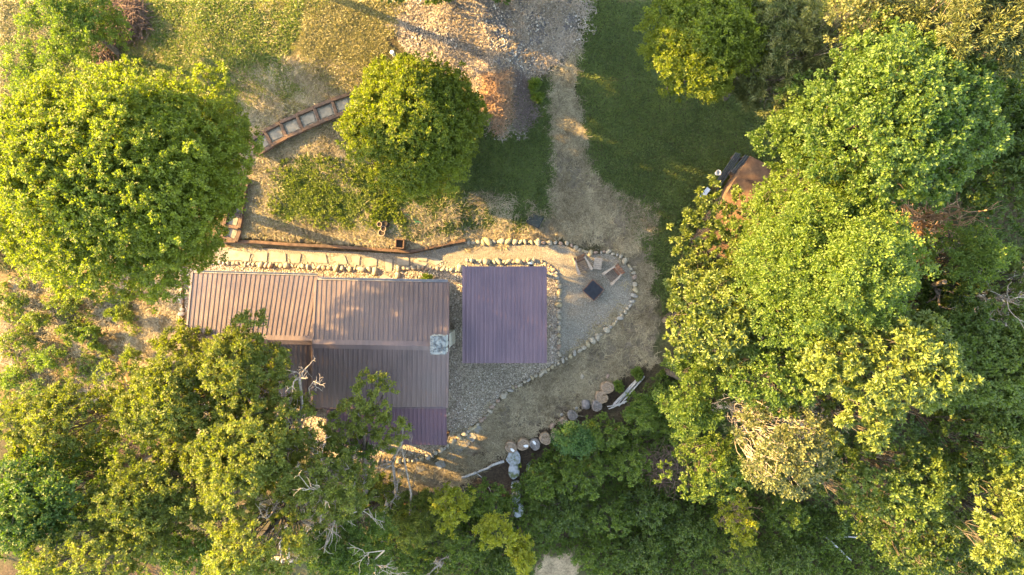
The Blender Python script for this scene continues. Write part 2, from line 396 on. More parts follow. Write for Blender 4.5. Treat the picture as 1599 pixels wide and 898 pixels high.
# ------------------------------------------------------------------ roofs
def roof_sheet(name, mat, parent, A, B, C, D, pitch=.225, rib=.028, thick=.03, flip=1):
    """corrugated sheet; A-B along one edge (eave), D-C along the other; ribs run from A-B to D-C"""
    A, B, C, D = map(Vector, (A, B, C, D))
    nrm = (B - A).cross(D - A).normalized()
    if nrm.z < 0: nrm = -nrm
    L = ((B - A).length + (C - D).length) / 2; n = max(2, int(round(L / pitch)))
    prof = []
    for i in range(n):
        prof += [(i + 0.0, 0), (i + .36, 0), (i + .40, .25), (i + .44, 0), (i + .66, 0), (i + .70, .25), (i + .74, 0), (i + .90, 0), (i + .93, 1), (i + .985, 1)]
    prof.append((n, 0)); m = 2
    V = []
    for t, hh in prof:
        u = t / n
        for k in range(m):
            s = k / (m - 1); p = A.lerp(B, u).lerp(D.lerp(C, u), s)
            V.append(p + nrm * hh * rib)
    N = len(prof); Fc = []
    for i in range(N - 1):
        Fc.append((i * 2, (i + 1) * 2, (i + 1) * 2 + 1, i * 2 + 1))
    V2 = [v - nrm * thick for v in V]; off = len(V)
    if (V[2] - V[0]).cross(V[1] - V[0]).dot(nrm) < 0: Fc = [tuple(reversed(f)) for f in Fc]
    F2 = [tuple(i + off for i in reversed(f)) for f in Fc]
    side = [(0, 1, off + 1, off), ((N - 1) * 2, off + (N - 1) * 2, off + (N - 1) * 2 + 1, (N - 1) * 2 + 1)]
    for i in range(N - 1):
        side += [(i * 2, off + i * 2, off + i * 2 + 2, i * 2 + 2), (i * 2 + 1, i * 2 + 3, off + i * 2 + 3, off + i * 2 + 1)]
    return link(name, new_mesh(name, V + V2, Fc + F2 + side, mat), parent)

house = thing('house', 'low brown metal-roofed house with a stone chimney and a plum porch roof', 'house', at(600, 530, 0))
hl = Vector(house.location)
def rel(p): return Vector(p) - hl
# right wing
rA, rB = at(495, 437, 2.9), at(699, 441, 2.9); rD, rC = at(490, 537, 5.0), at(698, 541, 5.0)
rE, rF_ = at(489, 637, 2.95), at(697, 636, 2.95)
lA, lB = at(302, 426, 2.6), at(512, 431, 2.6); lD, lC = at(292, 528, 4.5), at(494, 532, 4.5)
lE, lF = at(291, 625, 2.6), at(494, 629, 2.6)
roof_sheet('roof', R_BROWN, house, *[rel(p) for p in (rA, rB, rC, rD)])
roof_sheet('roof', R_BROWN_SHADE, house, *[rel(p) for p in (rE, rF_, rC, rD)])
roof_sheet('roof', R_BROWN, house, *[rel(p) for p in (lA, lB, lC, lD)])
roof_sheet('roof', R_BROWN_SHADE, house, *[rel(p) for p in (lE, lF, lC, lD)])
pA, pB, pC, pD = at(510, 637, 2.86), at(697, 637, 2.86), at(698, 695, 2.3), at(509, 693, 2.3)
pr = roof_sheet('porch_roof', R_PURPLE, house, *[rel(p) for p in (pA, pB, pC, pD)], pitch=.2); pr['label'] = 'plum coloured porch roof'
def ridge_cap(a, c, wd, ang, mat):
    mb = MB(); a = rel(a); c = rel(c); d = (c - a).normalized(); u = Vector((0, 0, 1)); s = d.cross(u).normalized()
    dn = math.tan(ang)
    V = []
    for p in (a - d * .04, c + d * .04):
        for k, zz in ((-wd, -wd * dn), (0, 0), (wd, -wd * dn)): V.append(p + s * k + u * (zz + .055))
        for k, zz in ((wd, -wd * dn - .02), (0, -.02), (-wd, -wd * dn - .02)): V.append(p + s * k + u * (zz + .055))
    mb.add(V, [(i, (i + 1) % 6, 6 + (i + 1) % 6, 6 + i) for i in range(6)] + [(5, 4, 3, 2, 1, 0), (6, 7, 8, 9, 10, 11)])
    return mb.build('ridge_cap', mat, house)
ridge_cap(rD, rC, .2, math.radians(36), R_BROWN); ridge_cap(lD, lC, .2, math.radians(34), R_BROWN)
# rake trims, gutters
def trim(a, bq, wd=.1, ht=.14, mat=GUTTER, name='rake_trim', dz=-.04, ox=0):
    mb = MB(); a = rel(a) + Vector((ox, 0, dz)); bq = rel(bq) + Vector((ox, 0, dz)); mb.beam(a, bq, wd, ht, .01); mb.build(name, mat, house)
trim(rB, rC, ox=.04, mat=R_BROWN_SHADE); trim(rF_, rC, ox=.04, mat=R_BROWN_SHADE); trim(rA, rD, ox=-.04, mat=R_BROWN_SHADE); trim(rE, rD, ox=-.04, mat=R_BROWN_SHADE)
trim(lA, lD, ox=-.04, mat=R_BROWN_SHADE); trim(lE, lD, ox=-.04, mat=R_BROWN_SHADE)
GUTT = M_noise('dull_gutter', (.16, .165, .175), (.26, .265, .28), 5, .5, .1, .003)
def gutter(a, bq, oy):
    a = rel(a) + Vector((0, oy, -.06)); bq = rel(bq) + Vector((0, oy, -.06)); mb = MB()
    mb.beam(a, bq, .11, .012); s = Vector((0, .055, .05)); mb.beam(a + s, bq + s, .012, .1); s = Vector((0, -.055, .05)); mb.beam(a + s, bq + s, .012, .1)
    mb.build('gutter', GUTT, house)
gutter(rA, rB, .07); gutter(lA, (rA[0] - .1, lB[1], lB[2]), .07)
# seam flashing between ridge line and porch
trim(at(489, 636, 2.93), at(697, 636, 2.93), .12, .03, R_BROWN_SHADE, 'flashing', dz=.02)
# walls with gables
def walls(x0, x1, y0, y1, ze, ridge_y, zr, names='wall'):
    t = .18
    for (a, bq) in (((x0, y0), (x1, y0)), ((x1, y1), (x0, y1))):
        mb = MB(); mb.box(((a[0] + bq[0]) / 2 - hl.x, (a[1] + bq[1]) / 2 - hl.y, ze / 2), (abs(x1 - x0), t, ze), bev=.01); mb.build('wall', LOGWALL, house)
    for x in (x0, x1):
        mb = MB(); poly = [(y0 + .1, 0), (y1 - .1, 0), (y1 - .1, ze), (ridge_y, zr), (y0 + .1, ze)]
        V = [(x - t / 2 - hl.x, p[0] - hl.y, p[1]) for p in poly] + [(x + t / 2 - hl.x, p[0] - hl.y, p[1]) for p in poly]
        mb.add(V, [(4, 3, 2, 1, 0), (5, 6, 7, 8, 9)] + [(i, (i + 1) % 5, 5 + (i + 1) % 5, 5 + i) for i in range(5)]); mb.build('wall', LOGWALL, house)
rx0, rx1 = rD[0] + .35, rC[0] - .62; ry0, ry1 = rE[1] + .4, rA[1] - .4
walls(rx0, rx1, ry0, ry1, 3.0, rD[1], 4.78)
walls(lD[0] + .5, lC[0] - .1, lE[1] + .4, lA[1] - .4, 2.72, lD[1], 4.3)
def window(cx, cy, cz, wd, ht, ax):
    mb = MB(); t = .07; sx = (lambda a, c, d: (a, d, c)) if ax == 'x' else (lambda a, c, d: (d, a, c))
    for da, dc, la, lc in ((-wd / 2, 0, t, ht + t), (wd / 2, 0, t, ht + t), (0, ht / 2, wd - t, t), (0, -ht / 2, wd - t, t), (0, 0, .04, ht - t)):
        o = sx(da, dc, 0); mb.box((cx - hl.x + o[0], cy - hl.y + o[1], cz + o[2]), sx(la, lc, .1))
    f = mb.build('window', WHITEM, house)
    mb = MB(); mb.box((cx - hl.x, cy - hl.y, cz), sx(wd - t, ht - t, .03)); g = mb.build('pane', GLASS, f)
for cx in (-7.9, -4.6): window(cx, ry1 + .06, 1.5, 1.1, 1.1, 'x')
window(rx1 + .06, -1.6, 1.5, 1.1, 1.1, 'y'); window(rx1 + .06, -4.2, 1.5, .9, 1.1, 'y')
window(-13.2, lA[1] - .34, 1.4, 1.0, 1.0, 'x')
mb = MB(); mb.box((-6.3 - hl.x, ry1 + .12 - hl.y, 1.02), (.92, .06, 2.04), bev=.01); dr = mb.build('door', TIMBER, house)
mb = MB(); mb.cyl((-6.0 - hl.x, ry1 + .14 - hl.y, 1.0), (-6.0 - hl.x, ry1 + .22 - hl.y, 1.0), .03); mb.build('handle', GALV, dr)
for px in (514, 575, 635, 694):
    a = at(px, 690, 2.3); mb = MB(); mb.beam((a[0] - hl.x, a[1] - hl.y, 0), (a[0] - hl.x, a[1] - hl.y, 2.24), .14, .14, .01, up=(0, 1, 0)); mb.build('porch_post', TIMBERD, house)
# chimney
CH = M_noise('chimney_stone', (.15, .17, .17), (.36, .39, .38), 7, .85, .8, .05, c2=(.22, .2, .15), detail=8)
cx, cy, _ = at(684, 539, 5.9); mb = MB(); rr = random.Random(3)
mb.box((cx - hl.x, cy - hl.y, 2.85), (.54, .66, 5.7), bev=.03)
cho = mb.build('chimney', CH, house)
mb = MB()
for k in range(12):
    for j, (dx, dy) in enumerate([(-.22, -.26), (0, -.27), (.22, -.26), (.23, 0), (.22, .26), (0, .27), (-.22, .26), (-.23, 0)]):
        mb.box((cx - hl.x + dx, cy - hl.y + dy, 4.3 + k * .13), (.24 + rr.uniform(-.05, .04), .24 + rr.uniform(-.05, .04), .12), rz=rr.uniform(-.2, .2), bev=.03)
mb.build('stonework', CH, cho)
mb = MB(); mb.box((cx - hl.x, cy - hl.y, 5.875), (.70, .82, .09), bev=.02)
for k in range(26): 
    mb.box((cx - hl.x + rr.uniform(-.28, .28), cy - hl.y + rr.uniform(-.34, .34), 5.93 + rr.uniform(0, .02)), (rr.uniform(.06, .16), rr.uniform(.06, .14), .05), rz=rr.uniform(0, 3), bev=.015)
M_CAP = M_noise('chimney_cap_stone', (.07, .08, .085), (.19, .21, .205), 7, .8, .8, .03, detail=5, lo=.42, hi=.56)
mb.build('chimney_cap', M_CAP, cho)
# lean-to of the left wing is hidden; pavilion
pav = thing('pavilion', 'small open pavilion with a mauve ribbed metal roof beside the gravel patio', 'pavilion', at(788, 492, 0))
pl = Vector(pav.location)
q = [Vector(at(*p)) - pl for p in ((722, 416, 2.9), (854, 416, 2.9), (854, 567, 2.45), (722, 567, 2.45))]
roof_sheet('roof', R_MAUVE, pav, *q, pitch=.215, rib=.045)
for px, py, z in ((731, 424, 2.8), (845, 424, 2.8), (731, 557, 2.42), (845, 557, 2.42), (731, 490, 2.6), (845, 490, 2.6)):
    a = Vector(at(px, py, z)) - pl; mb = MB(); mb.beam((a.x, a.y, 0), (a.x, a.y, z - .06), .14, .14, .01, up=(0, 1, 0)); mb.build('post', TIMBERD, pav)
for px in (731, 845):
    a = Vector(at(px, 420, 2.78)) - pl; bq = Vector(at(px, 563, 2.36)) - pl; mb = MB(); mb.beam(a, bq, .1, .16); mb.build('beam', TIMBERD, pav)
for py, z in ((424, 2.68), (490, 2.48), (557, 2.28)):
    a = Vector(at(724, py, z)) - pl; bq = Vector(at(852, py, z)) - pl; mb = MB(); mb.beam(a, bq, .08, .12); mb.build('beam', TIMBERD, pav)
# metal lantern dome by the pavilion
o = thing('garden_lantern', 'round silvery metal garden light at the top edge of the pavilion roof', 'garden light', at(829, 411, 0))
mb = MB(); mb.lathe([(.05, 0), (.03, .1), (.03, 2.7)]); mb.build('pole', GALV, o, True)
mb = MB(); mb.lathe([(.04, 2.7), (.16, 2.74), (.17, 2.78), (.10, 2.84), (.06, 2.88), (.055, 2.93), (.02, 2.96)]); mb.build('shade', GALV, o, True)
# NOTE: pole stands where the head is seen
o.location = at(829, 411, 2.85)[0], at(829, 411, 2.85)[1], 0

# ------------------------------------------------------------------ stones
def rock_mesh(name, mat, seed, flat=.6, sub=2, rough=.18):
    import bmesh
    bm = bmesh.new(); bmesh.ops.create_icosphere(bm, subdivisions=sub, radius=1)
    r = random.Random(seed); off = [r.uniform(0, 9) for _ in range(6)]
    sx, sy = r.uniform(.8, 1.25), r.uniform(.8, 1.1)
    for v in bm.verts:
        c = v.co.copy()
        k = 1 + rough * (math.sin(2.1 * c.x + off[0]) * math.sin(2.3 * c.y + off[1]) + .6 * math.sin(4.1 * c.z + 3 * c.x + off[2]) * math.sin(3.7 * c.y + off[3]))
        v.co = Vector((c.x * sx, c.y * sy, c.z * flat)) * k
    me = bpy.data.meshes.new(name); bm.to_mesh(me); bm.free(); me.materials.append(mat)
    me.polygons.foreach_set('use_smooth', np.ones(len(me.polygons), bool)); return me
ROCKS = [rock_mesh('border_stone', STONES[[0, 0, 1, 0, 2, 3, 0, 1][k]], k) for k in range(8)]
def stone_run(pts, step, rmin, rmax, label, group, seed, zf=0.0):
    r = random.Random(seed); P = [Vector((*p, 0)) for p in pts]; d = 0; out = []
    acc = 0; nxt = 0
    for a, c in zip(P, P[1:]):
        L = (c - a).length
        while nxt <= acc + L:
            t = (nxt - acc) / L; p = a.lerp(c, t); rad = .86 * r.uniform(rmin, rmax) * r.choice([.75, .9, 1, 1, 1.1, 1.35])
            nz_ = Vector((-(c - a).y, (c - a).x, 0)).normalized() * r.uniform(-.8, .8)
            g = gat(p.x + nz_.x, p.y + nz_.y)
            o = link('border_stone', r.choice(ROCKS), None, (g[0], g[1], g[2] + rad * r.uniform(.25, .5) + .02), r.uniform(0, 6.3))
            o.scale = (rad * r.uniform(.85, 1.45), rad * r.uniform(.75, 1.05), rad * r.uniform(.8, 1.1)); tag(o, label, 'stone', group)
            nxt += rad * 2 * 30 * r.uniform(.9, 1.15) * step
        acc += L
OUT = [(727, 379), (790, 377), (888, 380), (905, 390), (918, 395), (950, 393), (972, 402), (988, 422), (993, 450), (985, 477), (966, 499), (948, 515), (905, 547), (876, 565), (850, 580), (800, 606), (775, 628), (757, 651), (740, 667), (712, 684), (695, 699), (670, 713), (640, 719), (600, 718), (566, 722)]
stone_run(OUT, 1.0, .10, .165, 'rounded pale stone in the long outer border line curving round patio and gravel', 'stones of the long outer patio border', 1)
stone_run([(846, 409), (858, 415), (869, 425), (873, 450), (873, 560)], 1.0, .09, .15, 'small pale stone in the upright line between pavilion bed and patio', 'stones between the pavilion and the patio', 2)
stone_run([(730, 407), (788, 409), (842, 407)], .95, .12, .19, 'sunlit pale stone in the row along the top edge of the pavilion', 'stones above the pavilion roof', 3)
stone_run([(322, 408), (400, 413), (500, 418), (588, 421)], .95, .10, .17, 'sunlit stone edging the flagstone path above the house roof, left of the doorstep', 'stones along the flagstone path left of the doorstep', 4)
stone_run([(622, 419), (668, 419), (716, 423)], .95, .10, .16, 'sunlit stone edging the path right of the doorstep, above the roof', 'stones along the path right of the doorstep', 5)
stone_run([(283, 418), (285, 520)], .95, .10, .16, 'pale stone in the upright line left of the brown roof', 'stones left of the house', 6)
for (px, py, rd, lab) in [(586, 424, .2, 'large pale stone standing left of the triangular doorstep slab'), (621, 430, .17, 'tall pale stone standing right of the triangular doorstep slab'),
        (718, 419, .2, 'grey stone by the top left corner of the pavilion roof'), (909, 588, .13, 'lone small stone below the patio border')]:
    g = gat(px, py); o = link('rock', ROCKS[1], None, (g[0], g[1], g[2] + .05)); o.scale = (rd * .8, rd * 1.2, rd); tag(o, lab, 'rock')
# big log rounds on the bank
LOGEND = M_noise('weathered_log_end', (.12, .085, .055), (.27, .20, .145), 5, .85, .7, .03, c2=(.19, .15, .115), detail=7)
LOGG = M_noise('grey_log_end', (.11, .10, .097), (.23, .21, .20), 5, .85, .7, .04, detail=7)
WHT = M_noise('white_chalk', (.55, .56, .58), (.7, .7, .7), 8, .8, .1, .01)
def log_round(px, py, rpx, mat, label, white=False, seed=0, elong=1.0, rz=0.0):
    r = random.Random(seed); g = gat(px, py); R = rpx / 30.; o = thing('log_round', label, 'log round', g, rz)
    n = 28; V = []; Fc = []; prof = [(.93, -.15), (1.0, .1), (1.0, .34), (.93, .42), (.74, .44), (.66, .40), (.52, .43), (.40, .41), (.2, .445), (.05, .43)]
    ph = [r.uniform(0, 6) for _ in range(4)]
    for j, (rr_, z) in enumerate(prof):
        for i in range(n):
            t = 2 * math.pi * i / n; k = 1 + .06 * math.sin(2 * t + ph[0]) + .045 * math.sin(3 * t + ph[1]) + .025 * math.sin(7 * t + ph[2] + j)
            V.append((rr_ * R * k * math.cos(t) * elong, rr_ * R * k * math.sin(t), z + .012 * math.sin(5 * t + j * 2 + ph[3])))
    for j in range(len(prof) - 1):
        for i in range(n): k = (i + 1) % n; Fc.append((j * n + i, j * n + k, (j + 1) * n + k, (j + 1) * n + i))
    Fc.append(tuple(range((len(prof) - 1) * n, len(prof) * n)))
    link('wood', new_mesh('wood', V, Fc, mat), o)
    if white:
        mb = MB(); a = white; mb.prism([(R * (math.cos(a) * s + math.cos(a + 1.57) * t), R * (math.sin(a) * s + math.sin(a + 1.57) * t)) for s, t in ((.0, -.1), (.35, -.28), (.8, -.1), (.75, .25), (.3, .15))], .43, .462)
        mb.build('white_patch', WHT, o)
for args in [(798, 696, 9.3, LOGEND, 'brown log round with a white patch, lowest left of the row on the bank', -1.0), (817, 692, 9.6, LOGEND, 'brown log round with a white edge, second from the lower left end', -.3),
        (835, 692, 8.6, LOGG, 'greyish brown log round with white rim, third from the lower left end', 1.9), (851, 683, 9.4, LOGEND, 'plain tan log round with curled ring, fourth from the lower left end', False),
        (867, 677, 8.2, LOGEND, 'upright oval tan log round beside a small stone, mid row on the bank', False), (879, 658, 7.6, LOGEND, 'log round with orange mark half under green leaves', False),
        (893, 647, 7.8, LOGG, 'grey log round half hidden by leaves, with a small pebble beside it', False), (931, 632, 8.6, LOGG, 'dull brown log round under the leaves right of the grey boulder', False),
        (938, 619, 10, LOGEND, 'reddish tan log round, second from the top right end of the row', False), (947, 604, 10.2, LOGEND, 'large tan log round at the top right end of the row', False)]:
    log_round(args[0], args[1], args[2], args[3], args[4], args[5], seed=args[0], elong=.9 if args[0] == 867 else 1)
G_ROCK = M_noise('grey_boulder', (.10, .093, .097), (.23, .215, .215), 5, .85, .8, .05, detail=8)
bo = rock_mesh('boulder', G_ROCK, 44, .7, 3, .22); g = gat(914, 631); o = link('boulder', bo, None, g); o.scale = (.30, .36, .4); tag(o, 'grey cracked boulder in the middle of the row of log rounds', 'boulder')
for px, py, rd, lab in ((862, 665, .17, 'grey brown stone at the top of the oval log round'), (877, 647, .09, 'small pebble above the orange marked log round'), (900, 637, .09, 'small oval stone above the grey log round'), (949, 587, .12, 'small brown stone above the topmost log round'), (994, 586, .1, 'small stone at the upper end of the grey poles')):
    g = gat(px, py); o = link('rock', ROCKS[5 if rd > .1 else 2], None, (g[0], g[1], g[2] + .04)); o.scale = (rd, rd * 1.1, rd); tag(o, lab, 'rock')
# ------------------------------------------------------------------ flagstones
FL = [([(350, 405), (352, 396), (362, 390), (392, 395), (389, 408)], 'wide rounded flagstone at the left end of the path'),
 ([(398, 394), (418, 393), (417, 409), (396, 407)], 'dull square flagstone, second on the path from the left'),
 ([(423, 392), (447, 396), (446, 410), (422, 409)], 'bright squarish flagstone, third on the path from the left'),
 ([(452, 397), (470, 396), (468, 411), (455, 411)], 'narrow flagstone fourth on the path from the left'),
 ([(478, 397), (508, 396), (512, 412), (480, 409)], 'long flagstone crossed by a shadow, fifth on the path from the left'),
 ([(516, 402), (538, 398), (543, 413), (533, 413)], 'wedge shaped flagstone, sixth on the path from the left'),
 ([(549, 399), (563, 400), (561, 414), (551, 414)], 'small upright flagstone, seventh on the path from the left'),
 ([(567, 403), (588, 402), (589, 415), (571, 416)], 'flagstone just left of the stones before the doorstep'),
 ([(601, 405), (613, 404), (612, 425), (603, 424)], 'tall narrow flagstone leading from the path to the doorstep'),
 ([(620, 403), (639, 402), (639, 415), (622, 413)], 'square flagstone right of the narrow doorstep flagstone'),
 ([(648, 404), (667, 411), (663, 417), (646, 413)], 'small sunlit slanting flagstone near the bend in the timber edging'),
 ([(584, 441), (601, 427), (620, 441)], 'triangular doorstep flagstone touching the eave'),
 ([(675, 402), (694, 408), (681, 414), (668, 409)], 'pale shaded kite-shaped flagstone, last on the path'),
 ([(650, 403), (668, 401), (666, 408), (655, 409)], 'grey shaded flagstone near the path bend')]
for poly, lab in FL:
    r = random.Random(poly[0][0]); cx = sum(p[0] for p in poly) / len(poly); cy = sum(p[1] for p in poly) / len(poly)
    pts = []
    for i in range(len(poly)):
        a, c = poly[i], poly[(i + 1) % len(poly)]
        for t in (.08, .36, .64, .92):
            pts.append((a[0] + (c[0] - a[0]) * t + r.uniform(-.5, .5), a[1] + (c[1] - a[1]) * t + r.uniform(-.5, .5)))
    c0 = at(cx, cy); P = [(at(*p)[0] - c0[0], at(*p)[1] - c0[1]) for p in pts]
    mb = MB(); mb.prism(P, 0, .045); tag(mb.build('flagstone', FLAG, None, loc=(c0[0], c0[1], .0)), lab, 'flagstone')
for k, (px, py, rz) in enumerate([(746, 670, 50), (737, 683, 48), (726, 693, 50), (715, 703, 52), (704, 713, 40), (688, 725, 30), (657, 730, 20), (628, 737, 8)]):
    g = gat(px, py); mb = MB(); s = .40 if k < 5 else .46; mb.box((0, 0, .01), (s, s * .92, .07), bev=.012)
    places = ['topmost', 'second', 'third', 'fourth', 'fifth', 'sixth', 'seventh', 'last']
    tag(mb.build('stepping_stone', PAVER, None, loc=(g[0], g[1], g[2] + (.0 if k < 5 else -.015)), rotz=math.radians(rz)), f'square grey stepping stone below the gravel border, {places[k]} from the upper right', 'stepping stone', 'stepping stones below the gravel border')
# ------------------------------------------------------------------ garden steps and timber edging
STEPS_ = M_noise('step_stone', (.15, .135, .11), (.25, .225, .18), 5, .85, .4, .01)
def steps(name, label, pts, wd, n, drop=0.0, inf=FLAG):
    a0 = gat(*pts[0]); o = thing(name, label, 'steps', a0); base = Vector(a0)
    def P(t):
        k = t * (len(pts) - 1); i = min(int(k), len(pts) - 2); f = k - i
        return Vector(gat(pts[i][0] * (1 - f) + pts[i + 1][0] * f, pts[i][1] * (1 - f) + pts[i + 1][1] * f))
    for k in range(n):
        p, q_ = P(k / n), P((k + 1) / n); d = (q_ - p); d.z = 0; dd = d.normalized(); s = Vector((-dd.y, dd.x, 0)); z = max(p.z, q_.z) * .5 + (p.z + q_.z) * .25 + .11 + drop
        c_ = (p + q_) / 2; ang = math.atan2(dd.y, dd.x)
        mb = MB(); mb.box((c_.x - base.x, c_.y - base.y, z - base.z - .08), (d.length - .13, wd - .02, .14), rz=ang); mb.build('tread', G_PATIO, o)
        rr = random.Random(k * 7 + 1); mb = MB(); m_ = 9
        ca_, sa_ = math.cos(ang), math.sin(ang); qd = [(u_ * d.length * .31 + rr.uniform(-.03, .03), v_ * wd * .36 + rr.uniform(-.03, .03)) for u_, v_ in ((-1, -1), (0, -1.05), (1, -1), (1, .2), (.9, 1), (-.2, 1), (-1, .9))]
        mb.prism([(c_.x - base.x + a_ * ca_ - b_ * sa_, c_.y - base.y + a_ * sa_ + b_ * ca_) for a_, b_ in qd], z - base.z - .02, z - base.z + .015)
        mb.build('slab', STEPS_, o)
        mb = MB(); mb.box((p.x - base.x, p.y - base.y, z - base.z - .03), (.16, wd + .08, .2), rz=ang, bev=.015); mb.build('riser', TIMBER if k % 2 else TIMBERD, o)
        for sg in (-1, 1):
            mb = MB(); e0 = p + s * sg * (wd / 2 + .09); e1 = q_ + s * sg * (wd / 2 + .09); e0.z = e1.z = z + .03
            mb.beam(e0 - base, e1 - base, .17, .2, .015); mb.build('side_timber', TIMBERD if (k + sg) % 2 else TIMBER, o)
steps('garden_steps', 'upper flight of timber-framed garden steps climbing to the right', [(400, 232), (432, 210), (470, 193), (510, 175), (552, 160)], .62, 6)
mb = MB(); a = gat(552, 160); P = [at(px, py, a[2] + .02)[:2] for px, py in ((545, 146), (575, 132), (600, 140), (585, 165), (560, 172))]; mb.prism(P, a[2] - .15, a[2] + .03); mb.build('landing', G_PATIO)['kind'] = 'structure'
steps('garden_steps', 'lower flight of timber garden steps partly under the big maple', [(364, 374), (366, 350), (368, 325), (372, 300), (380, 275)], .60, 5)
EDGE = [(340, 378), (400, 380), (455, 384), (520, 387), (580, 391), (640, 395), (668, 389), (700, 382), (727, 377)]
tw = thing('timber_edging', 'low reddish timber retaining edge above the flagstone path', 'retaining edge', at(500, 385, 0)); tl = Vector(tw.location)
for k, (a, c) in enumerate(zip(EDGE, EDGE[1:])):
    p = Vector(at(a[0], a[1] - 2, .3)) - tl; q_ = Vector(at(c[0], c[1] - 2, .3)) - tl
    if k >= 5: p.y -= .0
    for j in range(2):
        mb = MB(); hh = .17; z = .10 + j * .175 - (.03 if k > 5 else 0)
        mb.beam((p.x, p.y, z), (q_.x + .01, q_.y, z), .16, hh, .015); mb.build('board', TIMBER if (k + j) % 3 else TIMBERD, tw)
# ------------------------------------------------------------------ patio furniture
DECKD = M_noise('weathered_seat_wood', (.09, .07, .055), (.16, .125, .10), 8, .7, .3, .005)
def chair(px, py, facing, label):
    g = gat(px, py); ang = math.atan2(facing[1], facing[0]) + math.pi / 2   # chair built facing -y
    o = thing('adirondack_chair', label, 'chair', g, ang, 'adirondack chairs on the gravel patio')
    mb = MB()
    for k in range(6): mb.beam((-.27, -.28 + k * .095, .37 - k * .022), (.27, -.28 + k * .095, .37 - k * .022), .082, .02, .004)
    mb.build('seat', DECKD, o)
    mb = MB(); 
    for k, (x, top) in enumerate(((-.22, .86), (-.11, .93), (0, .96), (.11, .93), (.22, .86))):
        mb.beam((x * .85, .22, .26), (x * 1.15, .50, top), .098, .02, .004, up=(0, -.4, 1))
    mb.build('backrest', REDWOOD, o)
    for s in (-1, 1):
        mb = MB(); V = []
        prof = [(-.42, .045), (-.40, .07), (-.30, .075), (.0, .05), (.34, .035)]
        P = [(s * (.335 + w_) + s * .0 - s * max(0, y + .1) * .18, y) for y, w_ in prof] + [(s * (.335 - w_) - s * max(0, y + .1) * .18, y) for y, w_ in reversed(prof)]
        mb.prism(P, .52, .545); mb.cyl((s * .335, -.36, .547), (s * .335, -.36, .551), .022, n=10); mb.build('arm', DECKW, o)
        mb = MB(); mb.beam((s * .30, -.30, 0), (s * .30, -.30, .52), .09, .03, .004, up=(0, 1, 0)); mb.build('leg', DECKW, o)
        mb = MB(); mb.beam((s * .28, -.30, .33), (s * .28, .50, .03), .03, .11, .004); mb.build('leg', DECKW, o)
    mb = MB(); mb.beam((-.33, .33, .5), (.33, .33, .5), .05, .03, .004); mb.build('back_rail', DECKW, o)
    return o
chair(908, 414, (.38, -.9), 'wooden adirondack chair left of the slatted side table, facing down')
chair(955, 429, (-.78, -.63), 'wooden adirondack chair right of the side table, turned to the fire pit')
g = gat(932, 412); o = thing('side_table', 'small slatted wooden side table between the two adirondack chairs', 'side table', g, math.radians(-8))
mb = MB()
for k in range(6): mb.beam((-.21, -.25 + k * .10, .45), (.21, -.25 + k * .10, .45), .085, .022, .004)
mb.build('table_top', DECKW, o)
for sx in (-1, 1):
    for sy in (-1, 1): mb = MB(); mb.beam((sx * .17, sy * .22, 0), (sx * .17, sy * .22, .44), .05, .05, up=(0, 1, 0)); mb.build('leg', DECKW, o)
g = gat(925, 453); o = thing('fire_pit', 'square wooden fire table with black cover on the gravel patio', 'fire pit', g, math.radians(-42))
mb = MB(); mb.box((0, 0, .2), (.72, .72, .4), bev=.02); mb.build('box', TIMBER, o)
for s in (-1, 1):
    mb = MB(); mb.box((s * .38, 0, .41), (.06, .8, .06), bev=.006); mb.build('rim', REDWOOD, o); mb = MB(); mb.box((0, s * .38, .412), (.8, .055, .06), bev=.006); mb.build('rim', REDWOOD, o)
n = 12; V = [((i / n - .5) * .74, (j / n - .5) * .74, .445 + .012 * math.sin(i * 1.3 + .7 * j) * math.sin(j * .9)) for j in range(n + 1) for i in range(n + 1)]
link('cover', new_mesh('cover', V, [(j * (n + 1) + i, j * (n + 1) + i + 1, (j + 1) * (n + 1) + i + 1, (j + 1) * (n + 1) + i) for j in range(n) for i in range(n)], BLACK, smooth=True), o)
mb = MB(); mb.box((0, 0, .425), (.745, .745, .03), bev=.005); mb.build('cover_edge', BLACK, o)
# black mesh cover on the lawn
g = gat(836, 343); o = thing('mesh_cover', 'black square mesh cover lying at the edge of the lawn', 'mesh cover', g, math.radians(-27))
NET = M_noise('dark_mesh', (.018, .026, .026), (.05, .055, .05), 3, .7, .3, .01)
mb = MB(); hs = .34; mb.add([(-hs, -hs, .06), (hs, -hs, .06), (hs, hs, .06), (-hs, hs, .06), (0, 0, .2)], [(0, 1, 4), (1, 2, 4), (2, 3, 4), (3, 0, 4), (3, 2, 1, 0)]); mb.build('netting', NET, o)
mb = MB()
for a, c in (((-1, -1), (1, -1)), ((1, -1), (1, 1)), ((1, 1), (-1, 1)), ((-1, 1), (-1, -1))): mb.beam((a[0] * hs, a[1] * hs, .05), (c[0] * hs, c[1] * hs, .05), .035, .05)
mb.build('frame', BLACK, o)
